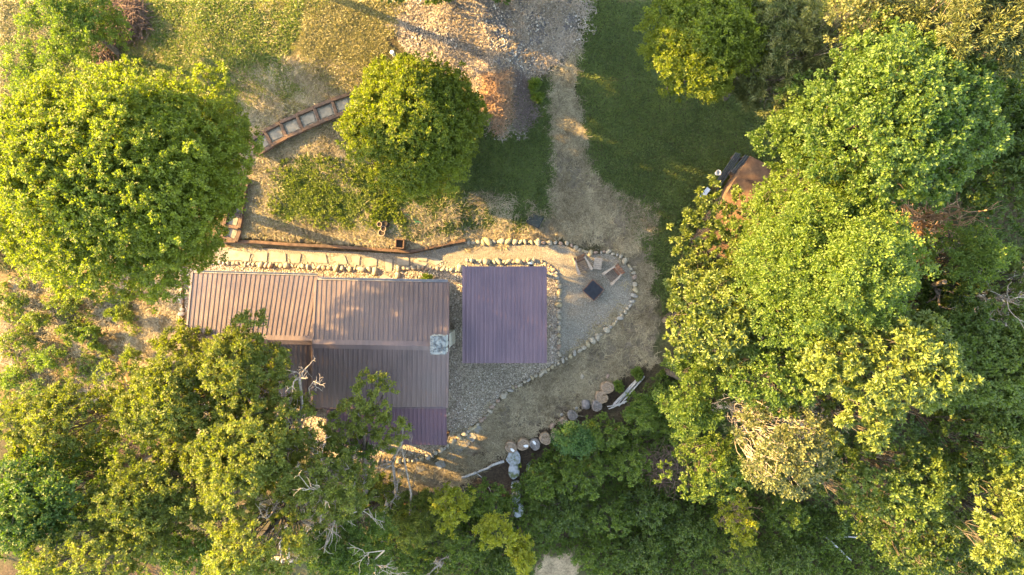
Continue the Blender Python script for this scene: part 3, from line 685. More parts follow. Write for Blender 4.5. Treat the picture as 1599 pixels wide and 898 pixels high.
# pots, box, hose, standpipe
POTB = M_noise('dark_pot', (.02, .022, .025), (.04, .04, .045), 8, .5, .1, .005); POTC = M_noise('clay_pot', (.28, .2, .14), (.42, .32, .24), 8, .8, .2, .005); SOIL = M_noise('potting_soil', (.03, .022, .016), (.07, .05, .035), 30, .95, .5, .02)
def pot(px, py, r_, h_, m_, label, tilt=0):
    g = gat(px, py); o = thing('plant_pot', label, 'plant pot', g); mb = MB(); mb.lathe([(r_ * .7, 0), (r_, h_), (r_ * 1.1, h_), (r_ * 1.1, h_ + .03), (r_ * .92, h_ + .03), (r_ * .9, h_ - .04)]); mb.build('shell', m_, o, False)
    mb = MB(); mb.cyl((0, 0, h_ - .06), (0, 0, h_ - .01), r_ * .9, n=16); mb.build('soil', SOIL, o)
pot(594, 351, .12, .28, POTC, 'pale clay pot at the upper left of the pot cluster'); pot(600, 358, .13, .26, POTC, 'clay pot in the middle of the pot cluster')
pot(602, 350, .14, .24, POTB, 'black plant pot at the top right of the pot cluster'); pot(607, 352, .11, .2, POTB, 'smaller black pot at the right of the pot cluster'); pot(597, 364, .16, .22, POTC, 'wide weathered pot at the bottom of the pot cluster')
g = gat(625, 381, .2); o = thing('wooden_crate', 'small open wooden frame box on the timber edging', 'crate', g, math.radians(-4))
for a, c in (((-.2, -.22), (.2, -.22)), ((.2, -.22), (.2, .22)), ((.2, .22), (-.2, .22)), ((-.2, .22), (-.2, -.22))): mb = MB(); mb.beam((a[0], a[1], .2), (c[0], c[1], .2), .06, .4, .008); mb.build('side', TIMBER, o)
mb = MB(); mb.box((0, 0, .1), (.34, .38, .2)); mb.build('soil', SOIL, o)
HOSE = M_noise('green_hose', (.02, .16, .07), (.03, .22, .10), 5, .4, .05, .003)
hp = [gat(px, py) for px, py in ((630, 335), (636, 335), (643, 338), (648, 344), (651, 350), (647, 349), (651, 346), (656, 347), (660, 351))]
mb = MB(); mb.tube([(x, y, z + .07) for x, y, z in hp], .022, 8); tag(mb.build('garden_hose', HOSE, None, True), 'thin green garden hose curling in the lawn under the middle maple', 'hose')
g = gat(615, 87); o = thing('standpipe', 'white capped pipe standing in dry grass above the middle maple', 'pipe', g)
mb = MB(); mb.cyl((0, 0, -.1), (0, 0, .45), .07); mb.build('pipe', WHITEM, o, False); mb = MB(); mb.lathe([(.10, .44), (.105, .5), (.07, .54), (.02, .55)]); mb.build('cap', WHITEM, o)
# poles and fallen branches on the bank
POLE = M_noise('weathered_pole', (.24, .23, .22), (.42, .41, .40), 9, .8, .3, .01)
def stick(p0, p1, r0, r1, label, name='pole', z0=.1, z1=.1, mat=POLE, bend=0.0, cat='pole', group=None, kinks=5, seed=0):
    a = gat(*p0); c = gat(*p1); r = random.Random(seed or p0[0]); pts = []
    for k in range(kinks + 1):
        t = k / kinks; x = a[0] + (c[0] - a[0]) * t; y = a[1] + (c[1] - a[1]) * t
        pts.append((x + r.uniform(-bend, bend), y + r.uniform(-bend, bend), max(a[2] + (c[2] - a[2]) * t, float(hgt(x, y))) + z0 + (z1 - z0) * t))
    mb = MB(); mb.tube(pts, [r0 + (r1 - r0) * k / kinks for k in range(kinks + 1)], 8); return tag(mb.build(name, mat, None, True), label, cat, group)
for k, (a, c) in enumerate((((1003, 585), (962, 632)), ((1001, 584), (958, 630)), ((1005, 587), (966, 634)), ((999, 588), (954, 636)))):
    stick(a, c, .05, .04, 'long grey weathered pole in the bundle at the right end of the bank', z0=.15 + .05 * k, z1=.12, group='grey poles bundled on the bank', bend=.02)
for k, (a, c) in enumerate((((978, 625), (950, 638)), ((974, 628), (948, 634)))):
    stick(a, c, .045, .03, 'short grey pole lying across the lower end of the pole bundle', z0=.2, z1=.2, group='short poles at the lower end of the bundle', bend=.02)
stick((884, 681), (862, 700), .07, .05, 'weathered board poking from leaves below the log rounds', name='board', cat='board')
stick((786, 718), (742, 738), .075, .05, 'thick end of a fallen grey branch above the yellow shrub', name='fallen_branch', bend=.05, cat='branch')
stick((744, 737), (721, 745), .07, .06, 'short broken branch piece beside the fallen grey branch', name='fallen_branch', bend=.03, cat='branch')
stick((746, 738), (768, 768), .025, .012, 'thin bare twig arching below the fallen grey branch', name='fallen_branch', bend=.06, cat='branch')
stick((1282, 832), (1325, 872), .06, .04, 'long bare pole lying in the dark undergrowth at lower right', name='fallen_branch', z0=.35, z1=.3, bend=.03, cat='branch')
stick((1340, 834), (1298, 836), .05, .03, 'thin pale branch lying level in the dark undergrowth at lower right', name='fallen_branch', z0=.35, z1=.3, bend=.04, cat='branch')
stick((990, 690), (984, 715), .13, .10, 'thick brown log stub in the shaded brush right of centre', name='fallen_branch', z0=.3, z1=.3, bend=.03, cat='branch', mat=BARKL)
# pale slab strip below the first log round
SLAB = M_noise('pale_slab', (.09, .11, .05), (.24, .26, .28), 2.6, .8, .6, .03, c2=(.32, .34, .365), detail=8, lo=.40, hi=.62)
ss = [(794, 709, 14), (795, 730, 12), (797, 752, 10), (797, 768, 10), (801, 790, 12)]
for k, (px, py, wd) in enumerate(ss):
    g = gat(px + 8, py + 4); r = random.Random(k + 50); mb = MB(); w_ = wd / 24; h_ = (.70 if k != 2 else .45)
    P = [(math.cos(6.283 * i / 11) * w_ * .62 * r.uniform(.8, 1.15), math.sin(6.283 * i / 11) * h_ * .58 * r.uniform(.85, 1.1)) for i in range(11)]
    mb.prism(P, -.3, .30 + r.uniform(-.02, .02)); mb.prism([(x * .8, y * .84) for x, y in P], .28, .34)
    tag(mb.build('pale_rock', SLAB, None, loc=g), 'pale cracked rock slab, ' + ['first and largest', 'second', 'third', 'fourth', 'lowest'][k] + ' of the strip below the first log round', 'rock', 'pale slabs below the log rounds')
g = gat(826, 728); mb = MB(); mb.prism([(-.14, -.2), (.1, -.22), (.16, .05), (.02, .24), (-.12, .1)], -.2, .35); tag(mb.build('pale_rock', SLAB, None, loc=g), 'small pale rock between leaves right of the slab strip', 'rock')

# ------------------------------------------------------------------ rusty shed and roofing stack
sh = thing('shed', 'shed with a rusty orange-brown roof half hidden by a leafy tree', 'shed', gat(1150, 330)); sl = Vector(sh.location); zr = sl.z + 2.5
def spt(px, py, z): return Vector(at(px, py, z)) - sl
c1, c2, c3, c4 = spt(1171, 243, zr), spt(1252, 289, zr + .0), spt(1170, 425, zr), spt(1088, 379, zr)
V = [c1, c2, c3, c4]; c1.z += .0; c2.z += .35; c3.z += .35
mb = MB(); V2 = [v_ - Vector((0, 0, .06)) for v_ in V]; mb.add(V + V2, [(3, 2, 1, 0), (4, 5, 6, 7), (0, 1, 5, 4), (1, 2, 6, 5), (2, 3, 7, 6), (3, 0, 4, 7)]); mb.build('roof', R_RUST, sh)
mb = MB(); ds = (c4 - c1).normalized()
for t in (0.22, .45, .68, .9):
    mb.beam(c1.lerp(c4, t) + Vector((0, 0, .02)), c2.lerp(c3, t) + Vector((0, 0, .02)), .05, .02)
mb.build('roof_seam', R_RUST, sh)
ctr = (c1 + c2 + c3 + c4) / 4
I = [ctr.lerp(v_, .9) for v_ in V]
for a, c in ((0, 1), (1, 2), (2, 3), (3, 0)):
    mb = MB(); A, Bq = I[a].copy(), I[c].copy(); lo = -.5
    mb.add([(A.x, A.y, lo), (Bq.x, Bq.y, lo), (Bq.x, Bq.y, Bq.z - .08), (A.x, A.y, A.z - .08)], [(0, 1, 2, 3)]); mb.build('wall', TIMBERD, sh)
DM = M_noise('dark_sheet_metal', (.05, .058, .065), (.10, .11, .12), 4, .4, .2, .01, metallic=.4)
def stack(a, c, wd, nn, label, z0, cat='roofing sheets'):
    A = Vector(gat(*a)); Cc = Vector(gat(*c)); o = thing('metal_sheet_stack', label, cat, A); d = Cc - A; d.z = 0; s = Vector((-d.y, d.x, 0)).normalized()
    r = random.Random(9)
    for k in range(nn):
        off = s * (wd / nn) * (k + .5 - nn / 2); p = off + Vector((0, 0, z0 + .02 * (k % 2))) ; sh_ = d.normalized() * r.uniform(-.1, .1)
        mb = MB(); mb.beam(p + sh_, p + d + sh_, wd / nn * .8, .05, .008); mb.beam(p + sh_ + Vector((0, 0, .03)), p + d + sh_ + Vector((0, 0, .03)), .03, .03); mb.build('sheet', DM if k % 2 else POLE if k % 5 == 4 else DM, o)
    for t in (.1, .9): mb = MB(); mb.beam(d * t - s * wd / 2 + Vector((0, 0, z0 / 2 - .05)), d * t + s * wd / 2 + Vector((0, 0, z0 / 2 - .05)), .12, z0); mb.build('bearer', TIMBERD, o)
stack((1148, 244), (1112, 296), .36, 4, 'stack of long dark metal sheets on the lawn beside the shed', .5)
stack((1160, 250), (1138, 276), .40, 4, 'shorter stack of dark metal sheets against the rusty roof', .8)
g = gat(1119, 271); o = thing('bucket', 'pale bucket beside the long stack of dark metal sheets', 'bucket', g); mb = MB(); mb.lathe([(.10, 0), (.13, .3), (.14, .3), (.14, .33), (.12, .33), (.11, .1)]); mb.build('pail', WHITEM, o)
g = gat(1096, 306); mb = MB(); BLUE = M_noise('blue_white_tarp', (.35, .42, .52), (.5, .56, .64), 4, .5, .3, .02)
mb.add([(-.35, -.3, .2), (-.15, -.42, .2), (.35, .28, .35), (.18, .42, .35), (-.35, -.3, .17), (-.15, -.42, .17), (.35, .28, .32), (.18, .42, .32)], [(0, 1, 2, 3), (7, 6, 5, 4), (0, 4, 5, 1), (1, 5, 6, 2), (2, 6, 7, 3), (3, 7, 4, 0)])
tag(mb.build('folded_tarp', BLUE, None, loc=(g[0], g[1], g[2])), 'pale blue tarp corner showing between leaves left of the shed', 'tarp')

# ================================================================== foliage
def unit(a): return a / np.maximum(np.linalg.norm(a, axis=-1, keepdims=True), 1e-9)
def leaf_arrays(rng, P, Dr, tone, nl, L, W, sprig, up=.9, splay=1.0, droop=.15, fold=.25):
    """P,Dr (n,3) sprig base and direction -> verts, tris, tone"""
    n = len(P)
    t = rng.uniform(.1, 1, (n, nl, 1)) * sprig
    rd = unit(rng.normal(size=(n, nl, 3)))
    L = L * 1.0; d = unit(Dr[:, None] * .75 + rd * splay + np.array([0, 0, .05]))
    pos = P[:, None] + Dr[:, None] * t + rd * .15 * sprig
    nrm = unit(np.array([0, 0, 1.0]) * up + Dr[:, None] * .45 + rng.normal(size=(n, nl, 3)) * .38)
    side = unit(np.cross(d, nrm)); nn = np.cross(side, d)
    l = (L * rng.uniform(.7, 1.2, (n, nl, 1))); wv = W * rng.uniform(.8, 1.15, (n, nl, 1))
    v0 = pos; mid = pos + d * l * .48 + nn * (-.0 * l); v2 = pos + d * l - nn * l * droop
    v1 = mid + side * wv * .5 + nn * wv * fold; v3 = mid - side * wv * .5 + nn * wv * fold
    V = np.stack([v0, v1, v2, v3], 2).reshape(-1, 3)
    k = np.arange(n * nl) * 4
    T = np.concatenate([np.stack([k, k + 1, k + 2], 1), np.stack([k, k + 2, k + 3], 1)])
    tn = np.clip(tone[:, None] + rng.normal(size=(n, nl)) * .14, 0, 1)
    return V, T, np.repeat(tn.reshape(-1), 4)
def mesh_cat(name, parts, mat):
    off = 0; Vs = []; Ts = []; tn = []
    for V, T, t in parts: Vs.append(V); Ts.append(T + off); tn.append(t); off += len(V)
    return new_mesh(name, np.concatenate(Vs), np.concatenate(Ts), mat, np.concatenate(tn))
KIND = {  # leaf length, width, sprig length, leaves per sprig, sprigs per cluster, clusters per m2, splay, material
 'maple':   (.09, .07, .21, 10, 5, 13, .9, 'maple'),
 'lime':    (.095, .055, .25, 10, 5, 12, .9, 'lime'),
 'oak':     (.10, .058, .19, 12, 5, 10.5, .9, 'oak'),
 'tulip':   (.115, .075, .2, 11, 4, 11.5, .9, 'tulip'),
 'magnolia': (.18, .075, .10, 10, 4, 7.6, 1.1, 'magnolia'),
 'deep':    (.135, .08, .18, 10, 4, 8.0, 1.0, 'deep'),
 'olive':   (.12, .07, .26, 9, 4, 6.0, .9, 'olive'),
 'pine':    (.17, .034, .30, 26, 4, 6.5, .75, 'pine'),
 'spruce':  (.13, .032, .34, 22, 4, 4.6, .7, 'spruce'),
 'shrub':   (.11, .07, .16, 9, 4, 7.6, 1.0, 'shrub'),
 'gold':    (.12, .075, .20, 8, 4, 5.6, 1.0, 'gold'),
 'weed':    (.11, .06, .15, 8, 4, 6.0, 1.0, 'weed'),
 'fern':    (.10, .04, .45, 22, 4, 3.5, .9, 'fern'),
}
SEED = [100]
def make_crown(rng, lobes, kind, dens=1.0, cen=None, tonebase=.5, shell=1.0, under=-.35):
    L, W, sp, nl, ns, cd, splay, mt = KIND[kind]; parts = []; clus = []
    for (lx, ly, lz, lr, fl) in lobes:
        lt = tonebase + rng.normal() * .13
        nc = max(5, int(cd * dens * 4 * math.pi * lr * lr * .62 * (.6 + .4 * fl)))
        u = unit(rng.normal(size=(nc, 3))); u[:, 2] = np.where(u[:, 2] < under, -u[:, 2], u[:, 2])
        rad = lr * (1 + .16 * np.sin(5 * u[:, 0] + lx) * np.sin(4 * u[:, 1] + ly) + rng.normal(size=nc) * .09 + np.where(rng.random(nc) < .3, rng.exponential(.16, nc), 0))
        inner = rng.random(nc) < .22; rad = np.where(inner, rad * rng.uniform(.35, .85, nc), rad)
        C_ = np.array([lx, ly, lz]) + u * rad[:, None] * np.array([1, 1, fl])
        ct = lt + rng.normal(size=nc) * .16
        clus.append(C_)
        # sprigs
        sd = unit(u[:, None] * .8 + unit(rng.normal(size=(nc, ns, 3))) * .9 + np.array([0, 0, .22]))
        P = C_[:, None] + sd * .03
        P = P.reshape(-1, 3); sd = sd.reshape(-1, 3); tt = np.repeat(ct, ns) + rng.normal(size=nc * ns) * .08
        up = .9 if kind not in ('pine', 'spruce') else .2
        parts.append(leaf_arrays(rng, P, sd, tt, nl, L, W, sp, up, splay))
    return mesh_cat('crown', parts, LEAF[mt]), np.concatenate(clus)
def auto_lobes(rng, c, rx, ry, rz, n, rel=(.2, .36), skirt=.45):
    out = []; rm = min(rx, ry)
    for k in range(n):
        a = 2.399963 * k + rng.uniform(-.4, .4); q_ = math.sqrt((k + .5) / n) * rng.uniform(.86, 1.12)
        lr = rm * rng.uniform(*rel) * (1.15 - .35 * q_) * rng.choice([.75, 1, 1.15])
        e = max(0., 1 - lr * .75 / rm)
        x = math.cos(a) * q_ * rx * e; y = math.sin(a) * q_ * ry * e
        z = rz * (math.sqrt(max(0, 1 - (q_ * .93) ** 2)) * rng.uniform(.65, 1.08) - .25)
        out.append((c[0] + x, c[1] + y, c[2] + z, lr, rng.uniform(.6, .85)))
    for k in range(int(n * skirt)):
        a = 2.399963 * k + rng.uniform(-.5, .5); zz = -rng.uniform(.25, .95); q_ = math.sqrt(max(.05, 1 - zz * zz * .8)) * rng.uniform(.55, .78)
        out.append((c[0] + math.cos(a) * q_ * rx, c[1] + math.sin(a) * q_ * ry, c[2] + zz * rz, rm * rng.uniform(*rel) * .9, .8))
    return out
def limb(mb, a, c, r0, r1, rng, sag=.15, n=5):
    a = np.array(a); c = np.array(c); L = np.linalg.norm(c - a); pts = []; o1 = rng.normal(size=3) * L * .06
    for k in range(n + 1):
        t = k / n; p = a + (c - a) * t + o1 * math.sin(math.pi * t); p[2] += -sag * L * math.sin(math.pi * t) * .5
        pts.append(p + rng.normal(size=3) * L * .012 * (0 < k < n))
    mb.tube(pts, [r0 + (r1 - r0) * k / n for k in range(n + 1)], 6); return pts
def tree(name, label, cat, kind, cpx, rpx, ztop, thick, nlob, base=None, group=None, dens=1.0, bark=None, lobes=None, tone=.5, under=-.35, trunk_r=None, extra=None, skirt=.45):
    """cpx crown centre on the plan, rpx (rx,ry) plan radii, ztop crown mid height above local ground, thick half thickness in m"""
    SEED[0] += 1; rng = np.random.default_rng(SEED[0])
    g0 = gat(*cpx); zc = g0[2] + ztop
    for _ in range(3):
        c = at(cpx[0], cpx[1], zc); zc = float(hgt(c[0], c[1])) + ztop
    c = at(cpx[0], cpx[1], zc); s = mpx(zc)
    rx, ry = rpx[0] * s, rpx[1] * s
    if base is None: bx, by = c[0] * .985 + rng.uniform(-.3, .3), c[1] * .985 + rng.uniform(-.3, .3)
    else:
        bb = gat(*base); bx, by = bb[0], bb[1]
    bz = float(hgt(bx, by)); o = thing(name, label, cat, (bx, by, bz), 0, group)
    B = np.array([bx, by, bz])
    lb = auto_lobes(rng, c, rx, ry, thick, nlob, skirt=skirt)
    if extra:
        for (px, py, rp, dz) in extra:
            e = at(px, py, zc + dz); lb.append((e[0], e[1], e[2], rp * mpx(zc + dz), .75))
    if lobes:
        lb = [(*at(px, py, zc + dz), rp * mpx(zc + dz), .75) for (px, py, rp, dz) in lobes]
    lb = [(x - bx, y - by, max(z, float(hgt(x, y)) + r_ * .35) - bz, r_, f_) for x, y, z, r_, f_ in lb]
    me, cl = make_crown(rng, lb, kind, dens, tonebase=tone, under=under)
    link('crown', me, o)
    # trunk and limbs
    h_ = ztop; tr = trunk_r or .018 * h_ + .05
    ctr = np.array([c[0] - bx, c[1] - by, zc - bz]); mb = MB()
    top = ctr * np.array([.8, .8, .8]); fork = ctr * np.array([.35, .35, .42 if h_ > 2.5 else .2]); fork[:2] += rng.normal(size=2) * .06 * h_
    mb.tube([(0, 0, -.4), (0, 0, 0), (fork[0] * .5, fork[1] * .5, fork[2] * .55), tuple(fork), tuple(fork * .4 + top * .6), tuple(top), tuple(ctr + np.array([0, 0, thick * .5]))],
            [tr * 1.5, tr * 1.2, tr, tr * .85, tr * .6, tr * .4, tr * .12], 9)
    for i, (lx, ly, lz, lr, _f) in enumerate(lb):
        t = rng.uniform(.0, .8); st = fork * (1 - t) + top * t
        if lz < st[2]: st = fork
        pts = limb(mb, st, (lx, ly, lz), tr * .17 * (1 - .4 * t), tr * .04, rng)
        ends = cl[rng.integers(0, len(cl), 200)]; dd = np.linalg.norm(ends - np.array([lx, ly, lz]), axis=1); e2 = ends[np.argsort(dd)[:200]]
        for e in e2[dd[np.argsort(dd)[:200]] < lr * 1.3][:6]:
            limb(mb, pts[rng.integers(3, 6)], e, tr * .05 + .006, .006, rng, .05, 3)
    mb.build('trunk', bark or BARK, o, True)
    return o
def bare(name, label, cat, base, tip, z, spread, n, r0, mat=DEADW, group=None, depth=3, seed=None, up=.25):
    """leafless crooked branches: base px, tip px at height z above ground"""
    SEED[0] += 1; rng = np.random.default_rng(seed or SEED[0]); g = gat(*base); o = thing(name, label, cat, g, 0, group)
    T = np.array(at(tip[0], tip[1], g[2] + z)) - np.array(g); stem = MB(); br = MB()
    def crook(mb, a, d, L, r, k):
        pts = [a]; p = a.copy(); dd = d.copy()
        for i in range(6):
            dd = unit(dd + rng.normal(size=3) * .22 + np.array([0, 0, .03])); p = p + dd * L / 6; pts.append(p.copy())
        mb.tube(pts, [r * (1 - .8 * i / 6) + .004 for i in range(7)], 6 if r > .03 else 4)
        if k > 0:
            for _ in range(rng.integers(2, 4) + (k > 1)):
                i = rng.integers(1, 7); nd = unit(dd + rng.normal(size=3) * .85 + np.array([0, 0, up])); crook(mb, pts[i], nd, L * rng.uniform(.4, .7), r * .45, k - 1)
    pts = [np.zeros(3) + np.array([0, 0, -.3])]; 
    for i in range(1, 8):
        t = i / 7; pts.append(T * t + rng.normal(size=3) * .025 * np.linalg.norm(T) * (i < 7))
    stem.tube(pts, [r0 * (1 - .62 * i / 7) for i in range(8)], 8)
    for _ in range(n):
        i = rng.integers(3, 8); d = unit(T * .04 + rng.normal(size=3) * .8 + np.array([0, 0, .3])); crook(br, pts[i], d, spread * rng.uniform(.6, 1.1), r0 * .35, depth - 1)
    stem.add(br.V, br.Fc); stem.build('trunk', mat, o, False); return o

# ---- garden trees
tree('maple_tree', 'huge rounded yellow-green maple filling the upper left', 'tree', 'maple', (192, 283), (200, 176), 8.9, 3.4, 74, dens=.85, tone=.7, skirt=.15, under=-.3, extra=[(330, 200, 30, -1.7), (330, 258, 30, -1.7), (268, 228, 34, -1.9), (262, 288, 30, -1.7), (378, 240, 22, -1.2), (200, 200, 34, -1.9), (300, 168, 30, -2.0), (350, 228, 24, -1.5), (300, 242, 30, -2.3), (340, 180, 24, -1.3), (22, 250, 34, -1), (50, 385, 36, -1), (330, 140, 32, -.5), (368, 195, 24, -1), (150, 128, 30, 0), (255, 432, 34, -.5), (356, 296, 24, -1), (120, 425, 34, -1), (322, 385, 26, -1), (20, 320, 30, -1), (190, 440, 26, -1)])
tree('maple_tree', 'medium round maple standing alone above the flagstone path', 'tree', 'maple', (645, 200), (108, 106), 3.4, 2.9, 38, dens=1.1, tone=.6, skirt=.8, extra=[(560, 215, 18, -.4), (640, 110, 20, -.2), (738, 180, 20, -.5), (650, 292, 22, -.5), (575, 150, 16, -.4), (600, 275, 20, -.5)])
tree('locust_tree', 'bright green feathery tree at the top left corner', 'tree', 'lime', (112, 32), (80, 66), 3.4, 1.4, 20, tone=.85, extra=[(100, 100, 30, -1), (60, 130, 30, -1.4), (90, 160, 22, -1.8), (40, 90, 25, -1.2)])
tree('maple_tree', 'sunlit maple at the top edge right of the lawn', 'tree', 'maple', (1100, 66), (96, 88), 6.8, 2.4, 32, tone=.65, extra=[(1112, 138, 20, -.5), (1030, 40, 26, -.2), (1150, 30, 30, .2)])
tree('pine_tree', 'dark green bushy pine between the lawn maple and the forest', 'pine tree', 'pine', (1215, 85), (64, 95), 7.0, 2.8, 30, dens=.8, tone=.55, bark=BARK)
# ---- forest at right
tree('tulip_tree', 'tallest bright green broadleaf tree, centre of the upper right forest', 'tree', 'tulip', (1390, 195), (142, 140), 11.5, 4.0, 46, tone=.5, extra=[(1230, 200, 30, -3), (1200, 222, 22, -3.5), (1250, 150, 26, -3)])
tree('pine_tree', 'tall olive pine with bare branches in the top right corner', 'pine tree', 'pine', (1525, 50), (120, 80), 12.5, 3, 34, tone=.6, bark=BARKL)
tree('broadleaf_tree', 'yellow-green treetop touching the top edge left of the pine', 'tree', 'olive', (1345, 35), (75, 60), 10.5, 3, 24, tone=.75, dens=1.2, trunk_r=.09)
tree('broadleaf_tree', 'shaded green tree on the right edge below the tall pine', 'tree', 'deep', (1560, 240), (90, 105), 9.0, 3, 28, tone=.7)
tree('young_oak', 'airy young tree whose branches cover the left part of the rusty shed roof', 'tree', 'magnolia', (1110, 360), (50, 60), 4.6, 1.2, 10, tone=.75, dens=.9, trunk_r=.06,
     lobes=[(1112, 295, 13, .2), (1090, 310, 12, 0), (1086, 345, 15, 0), (1075, 395, 18, -.2), (1130, 330, 14, .3), (1150, 305, 12, .4), (1112, 365, 16, .2), (1060, 440, 20, -.3), (1145, 365, 14, .4), (1100, 420, 20, .1), (1150, 390, 12, 0), (1120, 455, 22, 0), (1175, 330, 13, .4), (1070, 345, 15, 0), (1065, 370, 16, -.1), (1098, 335, 14, .2), (1140, 348, 18, .6), (1162, 368, 18, .6), (1172, 396, 18, .5), (1146, 416, 18, .4), (1122, 318, 12, .4), (1100, 390, 18, .1), (1125, 400, 16, .2), (1130, 430, 18, .1), (1080, 425, 20, 0), (1090, 455, 22, -.2)])
tree('oak_tree', 'broad sunlit yellow-green tree right of the rusty shed', 'tree', 'lime', (1280, 420), (138, 118), 10.5, 3.6, 46, tone=.7, dens=1.05)
tree('broadleaf_tree', 'sunlit treetop between the shed and the tallest tree', 'tree', 'lime', (1265, 300), (85, 62), 9.0, 2.4, 20, tone=.8, extra=[(1200, 305, 19, -1.5), (1185, 338, 20, -2), (1165, 365, 16, -2.5)])
tree('magnolia_tree', 'sunlit big-leaved tree right of the patio loop', 'tree', 'magnolia', (1125, 500), (100, 78), 7.5, 2.6, 28, tone=.75, dens=1.1)
tree('broadleaf_tree', 'small bright golden-green treetop beside the bare branches at far right', 'tree', 'lime', (1505, 405), (62, 52), 9.0, 2.0, 16, tone=.85)
tree('magnolia_tree', 'tall big-leaved tree with glossy sunlit top in the middle of the right forest', 'tree', 'magnolia', (1365, 560), (128, 92), 11.5, 3.0, 36, tone=.85)
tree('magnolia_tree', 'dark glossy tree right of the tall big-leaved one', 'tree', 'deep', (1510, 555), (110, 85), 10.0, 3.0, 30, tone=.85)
tree('magnolia_tree', 'sunlit big-leaved tree reaching down above the dead branches', 'tree', 'magnolia', (1340, 650), (62, 52), 10.5, 2.0, 14, tone=.85)
tree('broadleaf_tree', 'mid green tree above the dying olive tree', 'tree', 'tulip', (1200, 590), (95, 52), 8.5, 2.0, 20, tone=.6)
tree('broadleaf_tree', 'green tree at the forest edge right of the log rounds', 'tree', 'lime', (1078, 610), (52, 78), 5.5, 1.8, 18, tone=.5)
tree('dying_tree', 'dying olive-green tree with bare grey twigs among sparse leaves', 'tree', 'olive', (1215, 690), (82, 88), 9.0, 2.6, 24, tone=.45, dens=.8, bark=DEADW)
tree('broadleaf_tree', 'shaded green tree left of the dying olive tree', 'tree', 'shrub', (1105, 725), (75, 62), 5.0, 1.8, 18, tone=.55)
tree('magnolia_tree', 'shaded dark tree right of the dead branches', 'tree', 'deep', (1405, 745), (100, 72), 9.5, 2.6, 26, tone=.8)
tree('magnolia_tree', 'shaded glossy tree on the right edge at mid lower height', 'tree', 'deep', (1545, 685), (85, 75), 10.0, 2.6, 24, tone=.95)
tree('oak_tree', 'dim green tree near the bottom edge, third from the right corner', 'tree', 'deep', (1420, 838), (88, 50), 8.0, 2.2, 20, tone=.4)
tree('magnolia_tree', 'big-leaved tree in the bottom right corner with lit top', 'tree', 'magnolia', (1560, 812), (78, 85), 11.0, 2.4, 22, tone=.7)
tree('broadleaf_tree', 'treetop on the right edge beside the bare grey twigs', 'tree', 'magnolia', (1592, 440), (48, 75), 9.5, 2.4, 16, tone=.7)
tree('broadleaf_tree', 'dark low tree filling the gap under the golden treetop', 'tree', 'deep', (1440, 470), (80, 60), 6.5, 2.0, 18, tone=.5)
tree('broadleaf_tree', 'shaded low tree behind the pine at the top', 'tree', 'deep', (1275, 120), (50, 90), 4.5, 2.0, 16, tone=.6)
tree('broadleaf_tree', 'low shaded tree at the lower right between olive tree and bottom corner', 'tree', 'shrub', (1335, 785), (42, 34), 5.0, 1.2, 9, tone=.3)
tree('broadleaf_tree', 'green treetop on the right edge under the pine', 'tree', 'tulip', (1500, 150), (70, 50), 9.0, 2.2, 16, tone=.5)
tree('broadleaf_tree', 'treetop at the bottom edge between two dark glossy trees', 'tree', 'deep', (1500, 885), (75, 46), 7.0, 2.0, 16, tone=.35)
# ---- lower left
tree('oak_tree', 'oak whose pointed top covers the brown roof ridge', 'tree', 'oak', (385, 580), (66, 80), 7.5, 2.2, 22, tone=.5, dens=1.0, extra=[(395, 505, 20, .5), (378, 530, 24, .4)])
tree('oak_tree', 'broad oak left of the ridge oak, at the left end of the house', 'tree', 'oak', (285, 632), (100, 78), 7.5, 2.6, 30, tone=.5)
tree('oak_tree', 'small oak top touching the lower left corner of the brown roof', 'tree', 'oak', (287, 535), (38, 34), 5.5, 1.3, 10, tone=.45)
tree('oak_tree', 'oak on the left edge below the weedy slope', 'tree', 'oak', (95, 655), (108, 64), 7.5, 2.2, 26, tone=.6)
tree('oak_tree', 'shaded oak near the left edge, second from the bottom', 'tree', 'tulip', (70, 775), (105, 80), 8.5, 2.6, 28, tone=.4)
tree('oak_tree', 'dark oak in the lower left between two lighter oaks', 'tree', 'oak', (245, 775), (100, 78), 8.0, 2.6, 28, tone=.4)
tree('oak_tree', 'light green oak left of the dead grey branches', 'tree', 'oak', (385, 712), (92, 80), 8.5, 2.6, 28, tone=.6)
tree('oak_tree', 'oak clump spreading over the plum porch roof', 'tree', 'oak', (565, 640), (50, 50), 6.5, 1.4, 12, tone=.6, base=(580, 790), lobes=[(580, 600, 17, .4), (560, 618, 19, .3), (602, 608, 12, .2), (548, 648, 22, 0), (578, 655, 22, -.1), (600, 668, 14, -.4), (530, 665, 18, -.3), (592, 630, 14, .1)])
tree('oak_tree', 'small leafy branch tip reaching over the plum roof', 'tree', 'oak', (625, 672), (18, 14), 6.0, .5, 4, tone=.75, base=(640, 810), lobes=[(622, 663, 9, .1), (632, 676, 9, 0), (615, 680, 8, -.1), (608, 700, 9, -.3)], trunk_r=.06, bark=BARKL)
tree('oak_tree', 'thin tan-leaved oak in front of the house between two trunks', 'tree', 'oak', (455, 650), (42, 66), 7.5, 1.6, 14, tone=.75, dens=.7, base=(447, 800), bark=BARKL)
tree('oak_tree', 'half-dead oak with sparse leaves below the plum roof', 'tree', 'oak', (510, 755), (78, 62), 8.0, 1.8, 20, tone=.55, dens=.7, bark=BARKL)
tree('oak_tree', 'pale oak treetop at the bottom edge left of centre', 'tree', 'oak', (400, 850), (92, 58), 9.5, 2.4, 24, tone=.75)
tree('oak_tree', 'oak at the bottom left corner', 'tree', 'oak', (150, 868), (110, 48), 9.5, 2.2, 24, tone=.6)
tree('oak_tree', 'shaded oak top at the bottom edge under the dead branches', 'tree', 'lime', (545, 850), (80, 60), 6.0, 2.0, 20, tone=.35)
